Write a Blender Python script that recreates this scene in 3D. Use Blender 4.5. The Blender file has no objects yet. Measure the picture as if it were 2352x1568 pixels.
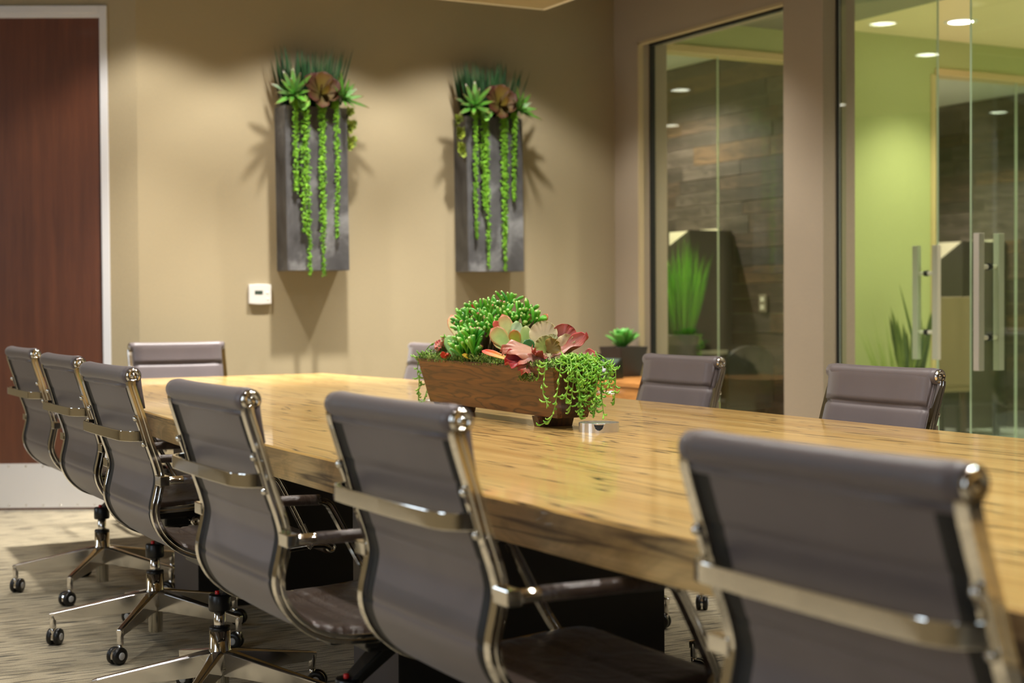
import bpy, bmesh, math, random
from mathutils import Vector, Matrix, Euler, noise as mnoise
random.seed(7)
rnd = random.Random(7)
sc = bpy.context.scene
col = sc.collection
PI = math.pi

# ------------------------------------------------------------------ camera, world, lights, exposure
F_PX, YAW, PITCH, ROLL, CAM_H = 3502.0, 0.49974, -0.02305, -0.00645, 1.07
fwd = Vector((math.sin(YAW)*math.cos(PITCH), math.cos(YAW)*math.cos(PITCH), math.sin(PITCH)))
rt = Vector((math.cos(YAW), -math.sin(YAW), 0)); up = rt.cross(fwd)
r2 = rt*math.cos(ROLL) + up*math.sin(ROLL); u2 = -rt*math.sin(ROLL) + up*math.cos(ROLL)
cam_d = bpy.data.cameras.new('camera'); cam = bpy.data.objects.new('camera', cam_d); col.objects.link(cam)
M = Matrix.Identity(4)
for i in range(3):
    M[i][0] = r2[i]; M[i][1] = u2[i]; M[i][2] = -fwd[i]
M[0][3], M[1][3], M[2][3] = 0, 0, CAM_H
cam.matrix_world = M
cam_d.sensor_width = 36; cam_d.lens = F_PX/2352*36; cam_d.clip_start = .05
cam_d.dof.use_dof = True; cam_d.dof.focus_distance = 4.05; cam_d.dof.aperture_fstop = 3.6
cam_d.dof.aperture_blades = 0
sc.camera = cam
sc.view_settings.view_transform = 'Standard'; sc.view_settings.look = 'None'
sc.view_settings.exposure = 0.75; sc.view_settings.gamma = 1.0; sc.view_settings.use_curve_mapping = False

wd = bpy.data.worlds.new('sky'); sc.world = wd; wd.use_nodes = True
wd.node_tree.nodes['Background'].inputs[0].default_value = (.70, .84, 1.0, 1)
wd.node_tree.nodes['Background'].inputs[1].default_value = .9

WARM = (1.0, .96, .895); NEUT = (1.0, .92, .78)
def spot(name, loc, power, color, half_deg, blend=.5, radius=.04, tilt=(0, 0, 0)):
    d = bpy.data.lights.new(name, 'SPOT'); d.energy = power; d.color = color
    d.spot_size = math.radians(2*half_deg); d.spot_blend = blend; d.shadow_soft_size = radius
    o = bpy.data.objects.new(name, d); o.location = loc; o.rotation_euler = tilt; col.objects.link(o); return o
def area(name, loc, rot, sx, sy, power, color, spread=180):
    d = bpy.data.lights.new(name, 'AREA'); d.shape = 'RECTANGLE'; d.size = sx; d.size_y = sy
    d.energy = power; d.color = color; d.spread = math.radians(spread)
    o = bpy.data.objects.new(name, d); o.location = loc; o.rotation_euler = rot; col.objects.link(o); return o
CEIL, CLOUD, COR_CEIL, COR_SOF, OFF_CEIL = 3.0, 2.60, 2.945, 2.90, 2.86
WASH = [(2.10, 7.25), (3.05, 7.25), (4.0, 7.25)]                     # wall washers over the planter wall
CLOUD_DL = [(x, y) for y in (1.2, 2.9, 4.6, 6.2) for x in (1.5, 2.4)]
SIDE_DL = [(.08, .7), (.08, 2.5), (.08, 4.3), (.08, 6.1), (.9, 7.2)]
SOFFIT_FILL = [(6.0, 6.75), (6.0, 5.0), (6.0, 3.2)]  # added lamps, out of view: they brighten the door and window jambs
AISLE_FILL = [(4.45, 6.7), (4.6, 5.1), (4.4, 2.8)]  # added lamps, raising the light on the glazed wall
COR_DL = [(7.52, 7.51), (7.68, 5.3), (7.6, 3.1), (7.6, 1.0), (9.1, 5.1), (9.1, 3.1), (9.1, 7.5), (11.4, 5.4), (11.4, 3.4)]
OFF_DL = [(5.95, 9.3), (8.9, 9.6), (8.9, 8.9)]
for x, y in WASH: spot('wash_lamp', (x, y, CEIL-.03), 58, WARM, 57, .35, .045, (0, 0, 0))
for x, y in CLOUD_DL: spot('table_lamp', (x, y, CLOUD-.02), 62 if y < 4 else (52 if y < 6 else 34), WARM, 70, 1.0, .05)
for x, y in SIDE_DL: spot('side_lamp', (x, y, CEIL-.03), 82 if y < 7 else 20, WARM, 46, .8, .05)
for y in (-.6, 1.2, 2.95, 4.7, 6.4, 8.4): spot('left_wall_fill', (-.85, y, CEIL-.03), 34 if y < 8 else 110, WARM, 58, .7, .05, (0, math.radians(22), 0))  # added fill: brightens the unseen left wall for the chrome to reflect
for x, y in SOFFIT_FILL: spot('soffit_fill', (x, y, COR_SOF-.03), 62, (1, .92, .74), 64, .8, .05)
for x, y in AISLE_FILL: spot('aisle_fill', (x, y, CEIL-.03), 85, WARM, 50, .85, .05)
for x, y in WASH: spot('wash_core_lamp', (x, y, CEIL-.03), 290, WARM, 36, 1.0, .045)
for x, y in COR_DL: spot('corridor_lamp', (x, y, COR_CEIL-.03), 85, (1, .9, .7), 50, .9, .05)
for x, y in OFF_DL: spot('office_lamp', (x, y, OFF_CEIL-.03), 160 if x < 7 else 110, (1, .9, .72), 70, .6, .05)

# ------------------------------------------------------------------ materials
def new_mat(name):
    m = bpy.data.materials.new(name); m.use_nodes = True
    nt = m.node_tree; b = nt.nodes['Principled BSDF']; return m, nt, b
def lin(c):
    return tuple(((v/255)/12.92 if v/255 <= .04045 else ((v/255+.055)/1.055)**2.4) for v in c)
def N(nt, typ, **kw):
    n = nt.nodes.new(typ)
    for k, v in kw.items(): setattr(n, k, v)
    return n
def simple(name, rgb, rough=.5, metal=0, spec=.5, coat=0, bump=0, bscale=200, var=0, vscale=6):
    m, nt, b = new_mat(name)
    c = (*lin(rgb), 1)
    b.inputs['Base Color'].default_value = c; b.inputs['Roughness'].default_value = rough
    b.inputs['Metallic'].default_value = metal; b.inputs['Specular IOR Level'].default_value = spec
    b.inputs['Coat Weight'].default_value = coat
    if var or bump:
        tc = N(nt, 'ShaderNodeTexCoord')
    if var:
        nz = N(nt, 'ShaderNodeTexNoise'); nz.inputs['Scale'].default_value = vscale; nz.inputs['Detail'].default_value = 6
        nt.links.new(tc.outputs['Object'], nz.inputs['Vector'])
        hs = N(nt, 'ShaderNodeMixRGB'); hs.blend_type = 'MULTIPLY'; hs.inputs[0].default_value = 1
        cr = N(nt, 'ShaderNodeValToRGB'); cr.color_ramp.elements[0].position = .3; cr.color_ramp.elements[1].position = .7
        a = 1-var; cr.color_ramp.elements[0].color = (a, a, a, 1); cr.color_ramp.elements[1].color = (1+var*.3,)*3+(1,)
        nt.links.new(nz.outputs['Fac'], cr.inputs[0]); hs.inputs[1].default_value = c
        nt.links.new(cr.outputs[0], hs.inputs[2]); nt.links.new(hs.outputs[0], b.inputs['Base Color'])
    if bump:
        nz2 = N(nt, 'ShaderNodeTexNoise'); nz2.inputs['Scale'].default_value = bscale; nz2.inputs['Detail'].default_value = 4
        nt.links.new(tc.outputs['Object'], nz2.inputs['Vector'])
        bp = N(nt, 'ShaderNodeBump'); bp.inputs['Strength'].default_value = bump; bp.inputs['Distance'].default_value = .002
        nt.links.new(nz2.outputs['Fac'], bp.inputs['Height']); nt.links.new(bp.outputs[0], b.inputs['Normal'])
    return m
def emit(name, rgb, s):
    m, nt, b = new_mat(name); b.inputs['Base Color'].default_value = (*rgb, 1)
    b.inputs['Emission Color'].default_value = (*rgb, 1); b.inputs['Emission Strength'].default_value = s; return m
def mapped(nt, scale, rot=(0, 0, 0), coord='Object'):
    tc = N(nt, 'ShaderNodeTexCoord'); mp = N(nt, 'ShaderNodeMapping')
    mp.inputs['Scale'].default_value = scale; mp.inputs['Rotation'].default_value = rot
    nt.links.new(tc.outputs[coord], mp.inputs[0]); return mp.outputs[0]
def noise(nt, vec, scale, detail=4, rough=.5, dist=0):
    n = N(nt, 'ShaderNodeTexNoise'); n.inputs['Scale'].default_value = scale; n.inputs['Detail'].default_value = detail
    n.inputs['Roughness'].default_value = rough; n.inputs['Distortion'].default_value = dist
    nt.links.new(vec, n.inputs['Vector']); return n.outputs['Fac']
def math_n(nt, op, a, b=None, c=None):
    n = N(nt, 'ShaderNodeMath', operation=op)
    for i, v in enumerate((a, b, c)):
        if v is None: continue
        if isinstance(v, (int, float)): n.inputs[i].default_value = v
        else: nt.links.new(v, n.inputs[i])
    return n.outputs[0]
def ramp(nt, fac, stops):
    r = N(nt, 'ShaderNodeValToRGB'); e = r.color_ramp.elements
    while len(e) < len(stops): e.new(.5)
    for i, (p, c) in enumerate(stops): e[i].position = p; e[i].color = (*c, 1)
    nt.links.new(fac, r.inputs[0]); return r.outputs[0]
def mixc(nt, fac, a, b, mode='MIX'):
    n = N(nt, 'ShaderNodeMixRGB'); n.blend_type = mode
    for i, v in ((0, fac), (1, a), (2, b)):
        if isinstance(v, (int, float)): n.inputs[i].default_value = v
        elif isinstance(v, tuple): n.inputs[i].default_value = (*v, 1)
        else: nt.links.new(v, n.inputs[i])
    return n.outputs[0]
def bump(nt, b, h, strength=.3, dist=.002):
    bp = N(nt, 'ShaderNodeBump'); bp.inputs['Strength'].default_value = strength; bp.inputs['Distance'].default_value = dist
    nt.links.new(h, bp.inputs['Height']); nt.links.new(bp.outputs[0], b.inputs['Normal'])

def grain_wood(name, s_long, s_cross, k, cols, dark, rough, coat=0, sharp=.12, amount=.8, axis=1, mask_lo=.45, mottle=0):
    """contours of a stretched noise give broken dark grain lines; axis = index of the long axis"""
    m, nt, b = new_mat(name)
    sc3 = [s_cross]*3; sc3[axis] = s_long
    v = mapped(nt, tuple(sc3))
    n1 = noise(nt, v, 1.0, 3, .55, .3)
    w = math_n(nt, 'FRACT', math_n(nt, 'MULTIPLY', n1, k))
    d = math_n(nt, 'ABSOLUTE', math_n(nt, 'SUBTRACT', w, .5))
    line = math_n(nt, 'SUBTRACT', 1.0, math_n(nt, 'MINIMUM', math_n(nt, 'DIVIDE', d, sharp), 1.0))
    sc4 = [s_cross*.8]*3; sc4[axis] = s_long*2.2
    mk = noise(nt, mapped(nt, tuple(sc4)), 1.0, 4, .6)
    mkr = ramp(nt, mk, [(mask_lo, (0, 0, 0)), (mask_lo+.12, (1, 1, 1))])
    fac = math_n(nt, 'MULTIPLY', math_n(nt, 'MULTIPLY', line, mkr), amount)
    sc5 = [s_cross*1.7]*3; sc5[axis] = s_long*.7
    nb = noise(nt, mapped(nt, tuple(sc5)), 1.0, 5, .6)
    base = ramp(nt, nb, [(.25, cols[0]), (.5, cols[1]), (.75, cols[2])])
    if mottle:
        nv = noise(nt, mapped(nt, (9, 5, 14)), 1.0, 4, .6, 1.2)
        base = mixc(nt, math_n(nt, 'MULTIPLY', ramp(nt, nv, [(.45, (0, 0, 0)), (.6, (1, 1, 1))]), mottle), base, dark)
    c = mixc(nt, fac, base, dark)
    sc6 = [s_cross*14]*3; sc6[axis] = s_long*5
    fine = noise(nt, mapped(nt, tuple(sc6)), 1.0, 3)
    c = mixc(nt, .35, c, ramp(nt, fine, [(.3, (.55, .55, .55)), (.7, (1.15, 1.15, 1.15))]), 'MULTIPLY')
    nt.links.new(c, b.inputs['Base Color']); b.inputs['Roughness'].default_value = rough
    b.inputs['Coat Weight'].default_value = coat; b.inputs['Coat Roughness'].default_value = .06
    bump(nt, b, fine, .08, .001)
    return m

m_wall = None
def wall_mat(name, rgb, vertical=True):
    m, nt, b = new_mat(name)
    v = mapped(nt, (260, 260, 90)); f = noise(nt, v, 1.0, 3)
    c = mixc(nt, .5, lin(rgb), ramp(nt, f, [(.3, (.86, .86, .86)), (.7, (1.04, 1.04, 1.04))]), 'MULTIPLY')
    g = noise(nt, mapped(nt, (1.3, 1.3, .7)), 1.0, 3)
    c = mixc(nt, .5, c, ramp(nt, g, [(.3, (.93, .93, .93)), (.7, (1.03, 1.03, 1.03))]), 'MULTIPLY')
    nt.links.new(c, b.inputs['Base Color']); b.inputs['Roughness'].default_value = .75
    b.inputs['Specular IOR Level'].default_value = .25
    bump(nt, b, f, .15, .001); return m
m_wall = wall_mat('wall_fabric', (155, 142, 114))
m_wallr = wall_mat('wall_paint', (154, 140, 121))
m_dark = wall_mat('far_wall_paint', (96, 84, 70))
m_wallc = wall_mat('corridor_paint', (190, 196, 138))
m_ceil = simple('ceiling_paint', (150, 132, 96), .8, var=.05)
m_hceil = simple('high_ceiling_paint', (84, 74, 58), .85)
m_cceil = simple('corridor_ceiling_paint', (232, 212, 164), .8)
m_soffit = simple('soffit_shade_tone', (128, 122, 100), .8)  # ceiling tone greyed down: weaker light on the underside put into the colour
m_cloudedge = simple('ceiling_edge', (225, 215, 190), .6)
m_sill = simple('trim_paint', (214, 190, 140), .5)
m_white = simple('white_plastic', (206, 202, 196), .35)
m_frame = simple('painted_steel_frame', (205, 205, 208), .35, spec=.5)
m_gasket = simple('black_gasket', (12, 12, 12), .5)
m_chrome = simple('chrome', (225, 222, 215), .07, 1)
m_alu = simple('polished_aluminium', (230, 228, 226), .15, 1)
m_brush = simple('brushed_steel', (216, 214, 210), .24, .8)
m_satin = simple('satin_steel_handle', (196, 190, 180), .38, .2)
m_black = simple('black_plastic', (16, 16, 17), .35)
m_blackp = simple('black_laminate', (26, 23, 22), .45)
m_lead = simple('laminate_lit_side', (88, 80, 76), .5)
m_edge = simple('black_mesh_edge', (14, 13, 13), .6)
m_red = simple('red_button', (215, 25, 25), .35)
m_grey = simple('grey_plastic', (176, 176, 176), .45)
m_lcd = simple('lcd_glass', (62, 74, 66), .15)
m_faint = simple('button_plastic', (222, 216, 204), .4)
m_lamp = emit('lamp_lens', (1, .93, .78), 10); m_lampd = emit('shielded_lamp_lens', (1, .93, .82), .5)
m_ring = simple('lamp_ring', (235, 228, 210), .4)
m_pot = simple('dark_ceramic', (48, 42, 40), .5, var=.15)
m_soil = simple('soil', (38, 30, 22), .9, bump=.8, bscale=80)
m_navy = simple('dark_furniture', (40, 36, 34), .5)
m_paper = simple('pale_panel', (214, 206, 184), .5)
m_beige = simple('beige_upholstery', (128, 116, 84), .7, bump=.2)
m_brownw = simple('dark_wood_leg', (58, 42, 30), .5)
m_concrete_cor = simple('corridor_tile', (205, 212, 204), .15, coat=.3, var=.06, vscale=3)

def leather_mat(name, rgb, rough=.42, wr=0):
    m, nt, b = new_mat(name)
    f = noise(nt, mapped(nt, (1, 1, 1)), 420, 4)
    g = noise(nt, mapped(nt, (1, 1, 1)), 9, 3)
    c = mixc(nt, .6, lin(rgb), ramp(nt, g, [(.3, (.88, .88, .88)), (.7, (1.06, 1.05, 1.04))]), 'MULTIPLY')
    nt.links.new(c, b.inputs['Base Color']); b.inputs['Roughness'].default_value = rough
    b.inputs['Sheen Weight'].default_value = .12
    if wr:
        w = noise(nt, mapped(nt, (5, 9, 5)), 1.6, 3, .5, 1.5)
        h = math_n(nt, 'ADD', math_n(nt, 'MULTIPLY', w, wr), math_n(nt, 'MULTIPLY', f, .03)); bump(nt, b, h, .6, .02)
    else: bump(nt, b, f, .12, .001)
    return m
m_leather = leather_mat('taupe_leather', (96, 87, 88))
m_leather2 = leather_mat('taupe_leather_seat_bounce', (54, 40, 32), .30, wr=.6)  # browner taupe for seat and arms, warm bounce put into its colour

m_table = grain_wood('table_veneer', .55, 9.0, 12.0, (lin((186, 142, 76)), lin((212, 172, 102)), lin((228, 194, 128))), lin((58, 40, 24)), .3, coat=.55, sharp=.12, amount=1.0, axis=1, mask_lo=.39)
m_tedge = grain_wood('table_edge_wood', .8, 16.0, 5.0, (lin((200, 164, 104)), lin((222, 188, 128)), lin((238, 210, 156))), lin((64, 48, 34)), .38, coat=.2, sharp=.2, amount=.8, axis=1, mask_lo=.38, mottle=.32)
m_box = grain_wood('stained_pine', 1.9, 17, 9.0, (lin((84, 49, 24)), lin((108, 65, 30)), lin((150, 96, 44))), lin((62, 33, 17)), .4, coat=.15, sharp=.26, amount=.95, axis=0, mask_lo=.12)
m_boxd = grain_wood('stained_pine_end', 20, 20, 6.0, (lin((62, 33, 18)), lin((80, 45, 22)), lin((98, 56, 26))), lin((40, 21, 13)), .42, coat=.1, sharp=.3, amount=.7, axis=0, mask_lo=.3)
m_door = grain_wood('mahogany_veneer', 1.2, 14, 4.0, (lin((84, 46, 28)), lin((94, 52, 32)), lin((104, 59, 37))), lin((70, 37, 23)), .36, coat=.2, sharp=.45, amount=.3, axis=2, mask_lo=.4)
m_cred = grain_wood('credenza_wood', 1.5, 12, 5.0, (lin((150, 98, 46)), lin((176, 118, 58)), lin((194, 138, 74))), lin((112, 70, 32)), .4, coat=.2, sharp=.3, amount=.6, axis=1)

def carpet_mat():
    m, nt, b = new_mat('loop_carpet')
    a = noise(nt, mapped(nt, (6.5, 112, 1)), 1.0, 1, .5)
    b2 = noise(nt, mapped(nt, (1.2, 1.6, 1)), 1.0, 2)
    st = ramp(nt, a, [(.40, (1, 1, 1)), (.42, (0, 0, 0))])
    base = ramp(nt, noise(nt, mapped(nt, (14, 190, 1)), 1.0, 3), [(.3, lin((166, 153, 126))), (.7, lin((196, 182, 152)))])
    c = mixc(nt, math_n(nt, 'MULTIPLY', st, .9), base, lin((54, 50, 42)))
    f = noise(nt, mapped(nt, (330, 330, 1)), 1.0, 2)
    c = mixc(nt, .8, c, ramp(nt, f, [(.25, (.6, .6, .6)), (.75, (1.25, 1.25, 1.25))]), 'MULTIPLY')
    nt.links.new(c, b.inputs['Base Color']); b.inputs['Roughness'].default_value = .95
    b.inputs['Specular IOR Level'].default_value = .1; b.inputs['Sheen Weight'].default_value = .2
    h = math_n(nt, 'ADD', f, math_n(nt, 'MULTIPLY', a, 1.2)); bump(nt, b, h, .9, .006); return m
m_carpet = carpet_mat()

def steel_mat():
    m, nt, b = new_mat('weathered_steel')
    n1 = noise(nt, mapped(nt, (3.5, 3.5, 2.2)), 1.0, 6, .62, .8)
    n2 = noise(nt, mapped(nt, (14, 14, 9)), 1.0, 5, .6)
    c = ramp(nt, n1, [(.3, lin((52, 50, 51))), (.5, lin((82, 81, 82))), (.68, lin((140, 140, 141)))])
    c = mixc(nt, .4, c, ramp(nt, n2, [(.35, (.55, .53, .52)), (.65, (1.1, 1.1, 1.1))]), 'MULTIPLY')
    nt.links.new(c, b.inputs['Base Color']); b.inputs['Metallic'].default_value = .3; b.inputs['Roughness'].default_value = .5
    bump(nt, b, n2, .1, .002); return m
m_steel = steel_mat()
m_kick = simple('kick_plate_steel', (228, 228, 232), .3, .45)

def glass_mat(name, tint, boost=1.0):
    m = bpy.data.materials.new(name); m.use_nodes = True; nt = m.node_tree; nt.nodes.clear()
    out = N(nt, 'ShaderNodeOutputMaterial'); tr = N(nt, 'ShaderNodeBsdfTransparent'); gl = N(nt, 'ShaderNodeBsdfGlossy')
    tr.inputs[0].default_value = (*tint, 1); gl.inputs['Roughness'].default_value = 0.0; gl.inputs[0].default_value = (.95, 1, .97, 1)
    ge = N(nt, 'ShaderNodeNewGeometry'); dt = N(nt, 'ShaderNodeVectorMath', operation='DOT_PRODUCT')
    nt.links.new(ge.outputs['Normal'], dt.inputs[0]); nt.links.new(ge.outputs['Incoming'], dt.inputs[1])
    c1 = math_n(nt, 'SUBTRACT', 1.0, math_n(nt, 'ABSOLUTE', dt.outputs['Value']))
    fr = math_n(nt, 'ADD', .04, math_n(nt, 'MULTIPLY', .96, math_n(nt, 'POWER', c1, 5.0)))   # Schlick, same on both faces
    mx = N(nt, 'ShaderNodeMixShader')
    nt.links.new(math_n(nt, 'MULTIPLY', fr, boost), mx.inputs[0])
    nt.links.new(tr.outputs[0], mx.inputs[1]); nt.links.new(gl.outputs[0], mx.inputs[2]); nt.links.new(mx.outputs[0], out.inputs[0])
    return m
m_glass = glass_mat('green_glass', (.968, .985, .962))
m_glassd = glass_mat('door_glass', (.90, .97, .89))
m_gedge = simple('polished_glass_edge', (214, 226, 212), .12, spec=.8)

def attr_mat(name, rough=.4, trans=0, spec=.5):
    m, nt, b = new_mat(name)
    a = N(nt, 'ShaderNodeAttribute'); a.attribute_name = 'tone'
    g = noise(nt, mapped(nt, (1, 1, 1)), 60, 3)
    c = mixc(nt, .5, a.outputs['Color'], ramp(nt, g, [(.3, (.82, .82, .82)), (.7, (1.12, 1.12, 1.12))]), 'MULTIPLY')
    nt.links.new(c, b.inputs['Base Color']); b.inputs['Roughness'].default_value = rough
    b.inputs['Specular IOR Level'].default_value = spec
    b.inputs['Subsurface Weight'].default_value = trans; b.inputs['Subsurface Radius'].default_value = (.006, .008, .003)
    b.inputs['Subsurface Scale'].default_value = .6
    return m
m_leaf = attr_mat('succulent_leaf', .38, .0)
m_leafm = attr_mat('matte_leaf', .6, spec=.15)

# ------------------------------------------------------------------ mesh helpers
class MB:
    def __init__(self): self.v = []; self.f = []; self.c = []; self.mi = []; self.sm = []
    def add(self, vs, fs, mi=0, smooth=False, cols=None):
        o = len(self.v); self.v += [tuple(p) for p in vs]; self.f += [tuple(i+o for i in f) for f in fs]
        self.mi += [mi]*len(fs); self.sm += [smooth]*len(fs)
        if cols: self.c += cols
        return self
    def box(self, x0, x1, y0, y1, z0, z1, mi=0, M=None):
        vs = [Vector((x, y, z)) for z in (z0, z1) for y in (y0, y1) for x in (x0, x1)]
        if M: vs = [M @ v for v in vs]
        return self.add(vs, [(0, 2, 3, 1), (4, 5, 7, 6), (0, 1, 5, 4), (2, 6, 7, 3), (0, 4, 6, 2), (1, 3, 7, 5)], mi)
    def hexa(self, bot, top, mi=0):
        return self.add(list(bot)+list(top), [(3, 2, 1, 0), (4, 5, 6, 7), (0, 1, 5, 4), (1, 2, 6, 5), (2, 3, 7, 6), (3, 0, 4, 7)], mi)
    def lathe(self, prof, seg=24, M=None, mi=0, smooth=True, close=True):
        vs = []; n = len(prof)
        for i in range(seg):
            a = 2*PI*i/seg
            for r, z in prof: vs.append(Vector((r*math.cos(a), r*math.sin(a), z)))
        if M: vs = [M @ v for v in vs]
        fs = []
        for i in range(seg):
            j = (i+1) % seg
            for k in range(n-1): fs.append((i*n+k, j*n+k, j*n+k+1, i*n+k+1))
        self.add(vs, fs, mi, smooth)
        if close:
            o = len(self.v)-len(vs)
            self.f.append(tuple(o+i*n for i in reversed(range(seg)))); self.f.append(tuple(o+i*n+n-1 for i in range(seg)))
            self.mi += [mi, mi]; self.sm += [False, False]
        return self
    def tube(self, pts, r, seg=10, mi=0, caps=True, col=None):
        pts = [Vector(p) for p in pts]; n = len(pts); rs = r if isinstance(r, (list, tuple)) else [r]*n
        t0 = (pts[1]-pts[0]).normalized(); ref = Vector((0, 0, 1)) if abs(t0.z) < .9 else Vector((1, 0, 0))
        nrm = t0.cross(ref).normalized(); vs = []; 
        for i, p in enumerate(pts):
            t = ((pts[min(i+1, n-1)]-pts[max(i-1, 0)])).normalized()
            nrm = (nrm - t*nrm.dot(t)).normalized(); bn = t.cross(nrm)
            for k in range(seg):
                a = 2*PI*k/seg; vs.append(p+(nrm*math.cos(a)+bn*math.sin(a))*rs[i])
        fs = [(i*seg+k, i*seg+(k+1) % seg, (i+1)*seg+(k+1) % seg, (i+1)*seg+k) for i in range(n-1) for k in range(seg)]
        cols = None
        if col: cols = [col(i/(n-1)) if callable(col) else col for i in range(n) for k in range(seg)]
        self.add(vs, fs, mi, True, cols)
        if caps:
            o = len(self.v)-len(vs)
            self.f.append(tuple(o+k for k in reversed(range(seg)))); self.f.append(tuple(o+(n-1)*seg+k for k in range(seg)))
            self.mi += [mi, mi]; self.sm += [False, False]
        return self
    def sweep(self, pts, frames, sect, mi=0, smooth=False, closed=False):
        """sect: list of (a,b); frames: list of (A,B) axes per point"""
        n = len(pts); k = len(sect); vs = []
        for p, (A, B) in zip(pts, frames):
            for a, b in sect: vs.append(Vector(p)+A*a+B*b)
        fs = [(i*k+j, i*k+(j+1) % k, (i+1)*k+(j+1) % k, (i+1)*k+j) for i in range(n-1) for j in range(k)]
        self.add(vs, fs, mi, smooth); o = len(self.v)-len(vs)
        self.f.append(tuple(o+j for j in reversed(range(k)))); self.f.append(tuple(o+(n-1)*k+j for j in range(k)))
        self.mi += [mi, mi]; self.sm += [False, False]; return self
    def build(self, name, mats, parent=None, bevel=0, seg=2, loc=None, sharp=None):
        me = bpy.data.meshes.new(name); me.from_pydata(self.v, [], self.f)
        if not isinstance(mats, (list, tuple)): mats = [mats]
        for m in mats: me.materials.append(m)
        me.polygons.foreach_set('material_index', self.mi); me.polygons.foreach_set('use_smooth', self.sm)
        if self.c and len(self.c) == len(self.v):
            at = me.color_attributes.new('tone', 'FLOAT_COLOR', 'POINT')
            flat = []
            for c in self.c: flat += [c[0], c[1], c[2], 1]
            at.data.foreach_set('color', flat)
        bm = bmesh.new(); bm.from_mesh(me); bmesh.ops.recalc_face_normals(bm, faces=bm.faces)
        if bevel:
            ed = [e for e in bm.edges if len(e.link_faces) == 2 and e.calc_face_angle(0) > .6]
            bmesh.ops.bevel(bm, geom=ed, offset=bevel, segments=seg, affect='EDGES', profile=.6, clamp_overlap=True)
        bm.to_mesh(me); bm.free(); me.update()
        o = bpy.data.objects.new(name, me); col.objects.link(o)
        if parent: o.parent = parent
        if loc: o.location = loc
        return o
def tag(o, label=None, cat=None, group=None, kind=None):
    if label: o['label'] = label
    if cat: o['category'] = cat
    if group: o['group'] = group
    if kind: o['kind'] = kind
    return o
def empty(name, loc=(0, 0, 0), rz=0):
    o = bpy.data.objects.new(name, None); col.objects.link(o); o.location = loc; o.rotation_euler = (0, 0, rz); o.empty_display_size = .1
    return o
def struct(o): o['kind'] = 'structure'; return o
def shared(src, name, parent, M):
    o = bpy.data.objects.new(name, src.data); col.objects.link(o); o.parent = parent; o.matrix_local = M; return o
def copy_tree(o, parent=None):
    c = o.copy(); col.objects.link(c)
    if parent: c.parent = parent
    for ch in list(o.children): copy_tree(ch, c)
    return c
def catmull(P, n):
    P = [Vector(p) for p in P]; out = []; m = len(P)
    for i in range(m-1):
        a, b, c, d = P[max(i-1, 0)], P[i], P[i+1], P[min(i+2, m-1)]
        for k in range(n):
            t = k/n; out.append(.5*((2*b)+(c-a)*t+(2*a-5*b+4*c-d)*t*t+(3*b-a-3*c+d)*t**3))
    out.append(P[-1]); return out
def TR(loc, rot=(0, 0, 0)): return Matrix.Translation(loc) @ Euler(rot).to_matrix().to_4x4()

# ------------------------------------------------------------------ the room
WX, WX2 = 5.10, 5.31         # glazed wall, both faces
BY = 8.0                     # planter wall
b = MB(); b.box(-1.75, WX+.1, -2.75, 10.1, -.1, 0); struct(b.build('floor', m_carpet))
b = MB(); b.box(WX+.1, 12.6, -3.2, 11.8, -.1, 0); struct(b.build('floor_corridor', m_concrete_cor))
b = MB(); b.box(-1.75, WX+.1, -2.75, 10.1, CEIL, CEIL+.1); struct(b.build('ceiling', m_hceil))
# lowered ceiling panel over the table: panel with a pale edge
ce = MB(); ce.box(.24, 3.93, -.4, 6.84, CLOUD, CLOUD+.12)
cl = struct(ce.build('ceiling_panel', m_ceil))
e = MB()
for a in ((.225, 3.945, 6.84, 6.855), (.225, 3.945, -.415, -.4), (.225, .24, -.4, 6.84), (3.93, 3.945, -.4, 6.84)): e.box(*a, CLOUD-.004, CLOUD+.124)
e.build('edge_trim', m_cloudedge, cl)
h = MB()
for x in (.9, 3.2):
    for y in (.6, 3.2, 5.8): h.box(x-.02, x+.02, y-.02, y+.02, CLOUD+.12, CEIL)
h.build('hanger', m_cloudedge, cl)
# planter wall
b = MB(); b.box(2.13, WX, BY, BY+.14, 0, CEIL); struct(b.build('wall_back', m_wall))
b = MB(); b.box(2.15, WX-.005, BY-.014, BY, 0, .1); struct(b.build('baseboard_back', m_sill))
# angled wall with the wooden door: runs from the corner (2.13, 8.0) away to the left
cz = math.atan2(.464, -.886)
AM = Matrix.Translation((2.13, BY, 0)) @ Matrix.Rotation(cz, 4, 'Z')       # local x runs along the wall, local +y faces the room
# local y: room side is +y
D0, D1, DTOP = .19, 1.12, 2.62
b = MB(); b.box(0, D0-.04, -.14, 0, 0, CEIL, M=AM); b.box(D1+.04, 4.25, -.14, 0, 0, CEIL, M=AM); b.box(D0-.04, D1+.04, -.14, 0, DTOP+.04, CEIL, M=AM)
struct(b.build('wall_angled', m_wall))
b = MB(); b.box(.0, D0-.042, 0, .012, 0, .1, M=AM); b.box(D1+.042, 4.2, 0, .012, 0, .1, M=AM); struct(b.build('baseboard_angled', m_frame))
d1 = struct(empty('door_1', AM @ Vector((D0, 0, 0)), cz))
W = D1-D0
q = MB(); q.box(0, W, -.055, -.012, .012, DTOP-.005); q.build('door_leaf', m_door, d1)
q = MB(); q.box(-.04, 0, -.15, .012, 0, DTOP+.04); q.box(W, W+.04, -.15, .012, 0, DTOP+.04); q.box(0, W, -.15, .012, DTOP, DTOP+.04)
q.box(0, W, -.012, .0, DTOP-.022, DTOP); q.build('door_frame', m_frame, d1, bevel=.003)
q = MB(); q.box(.0, W, -.012, -.009, .022, .256); kp = q.build('kick_plate', m_kick, d1)
sc_src = None
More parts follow.
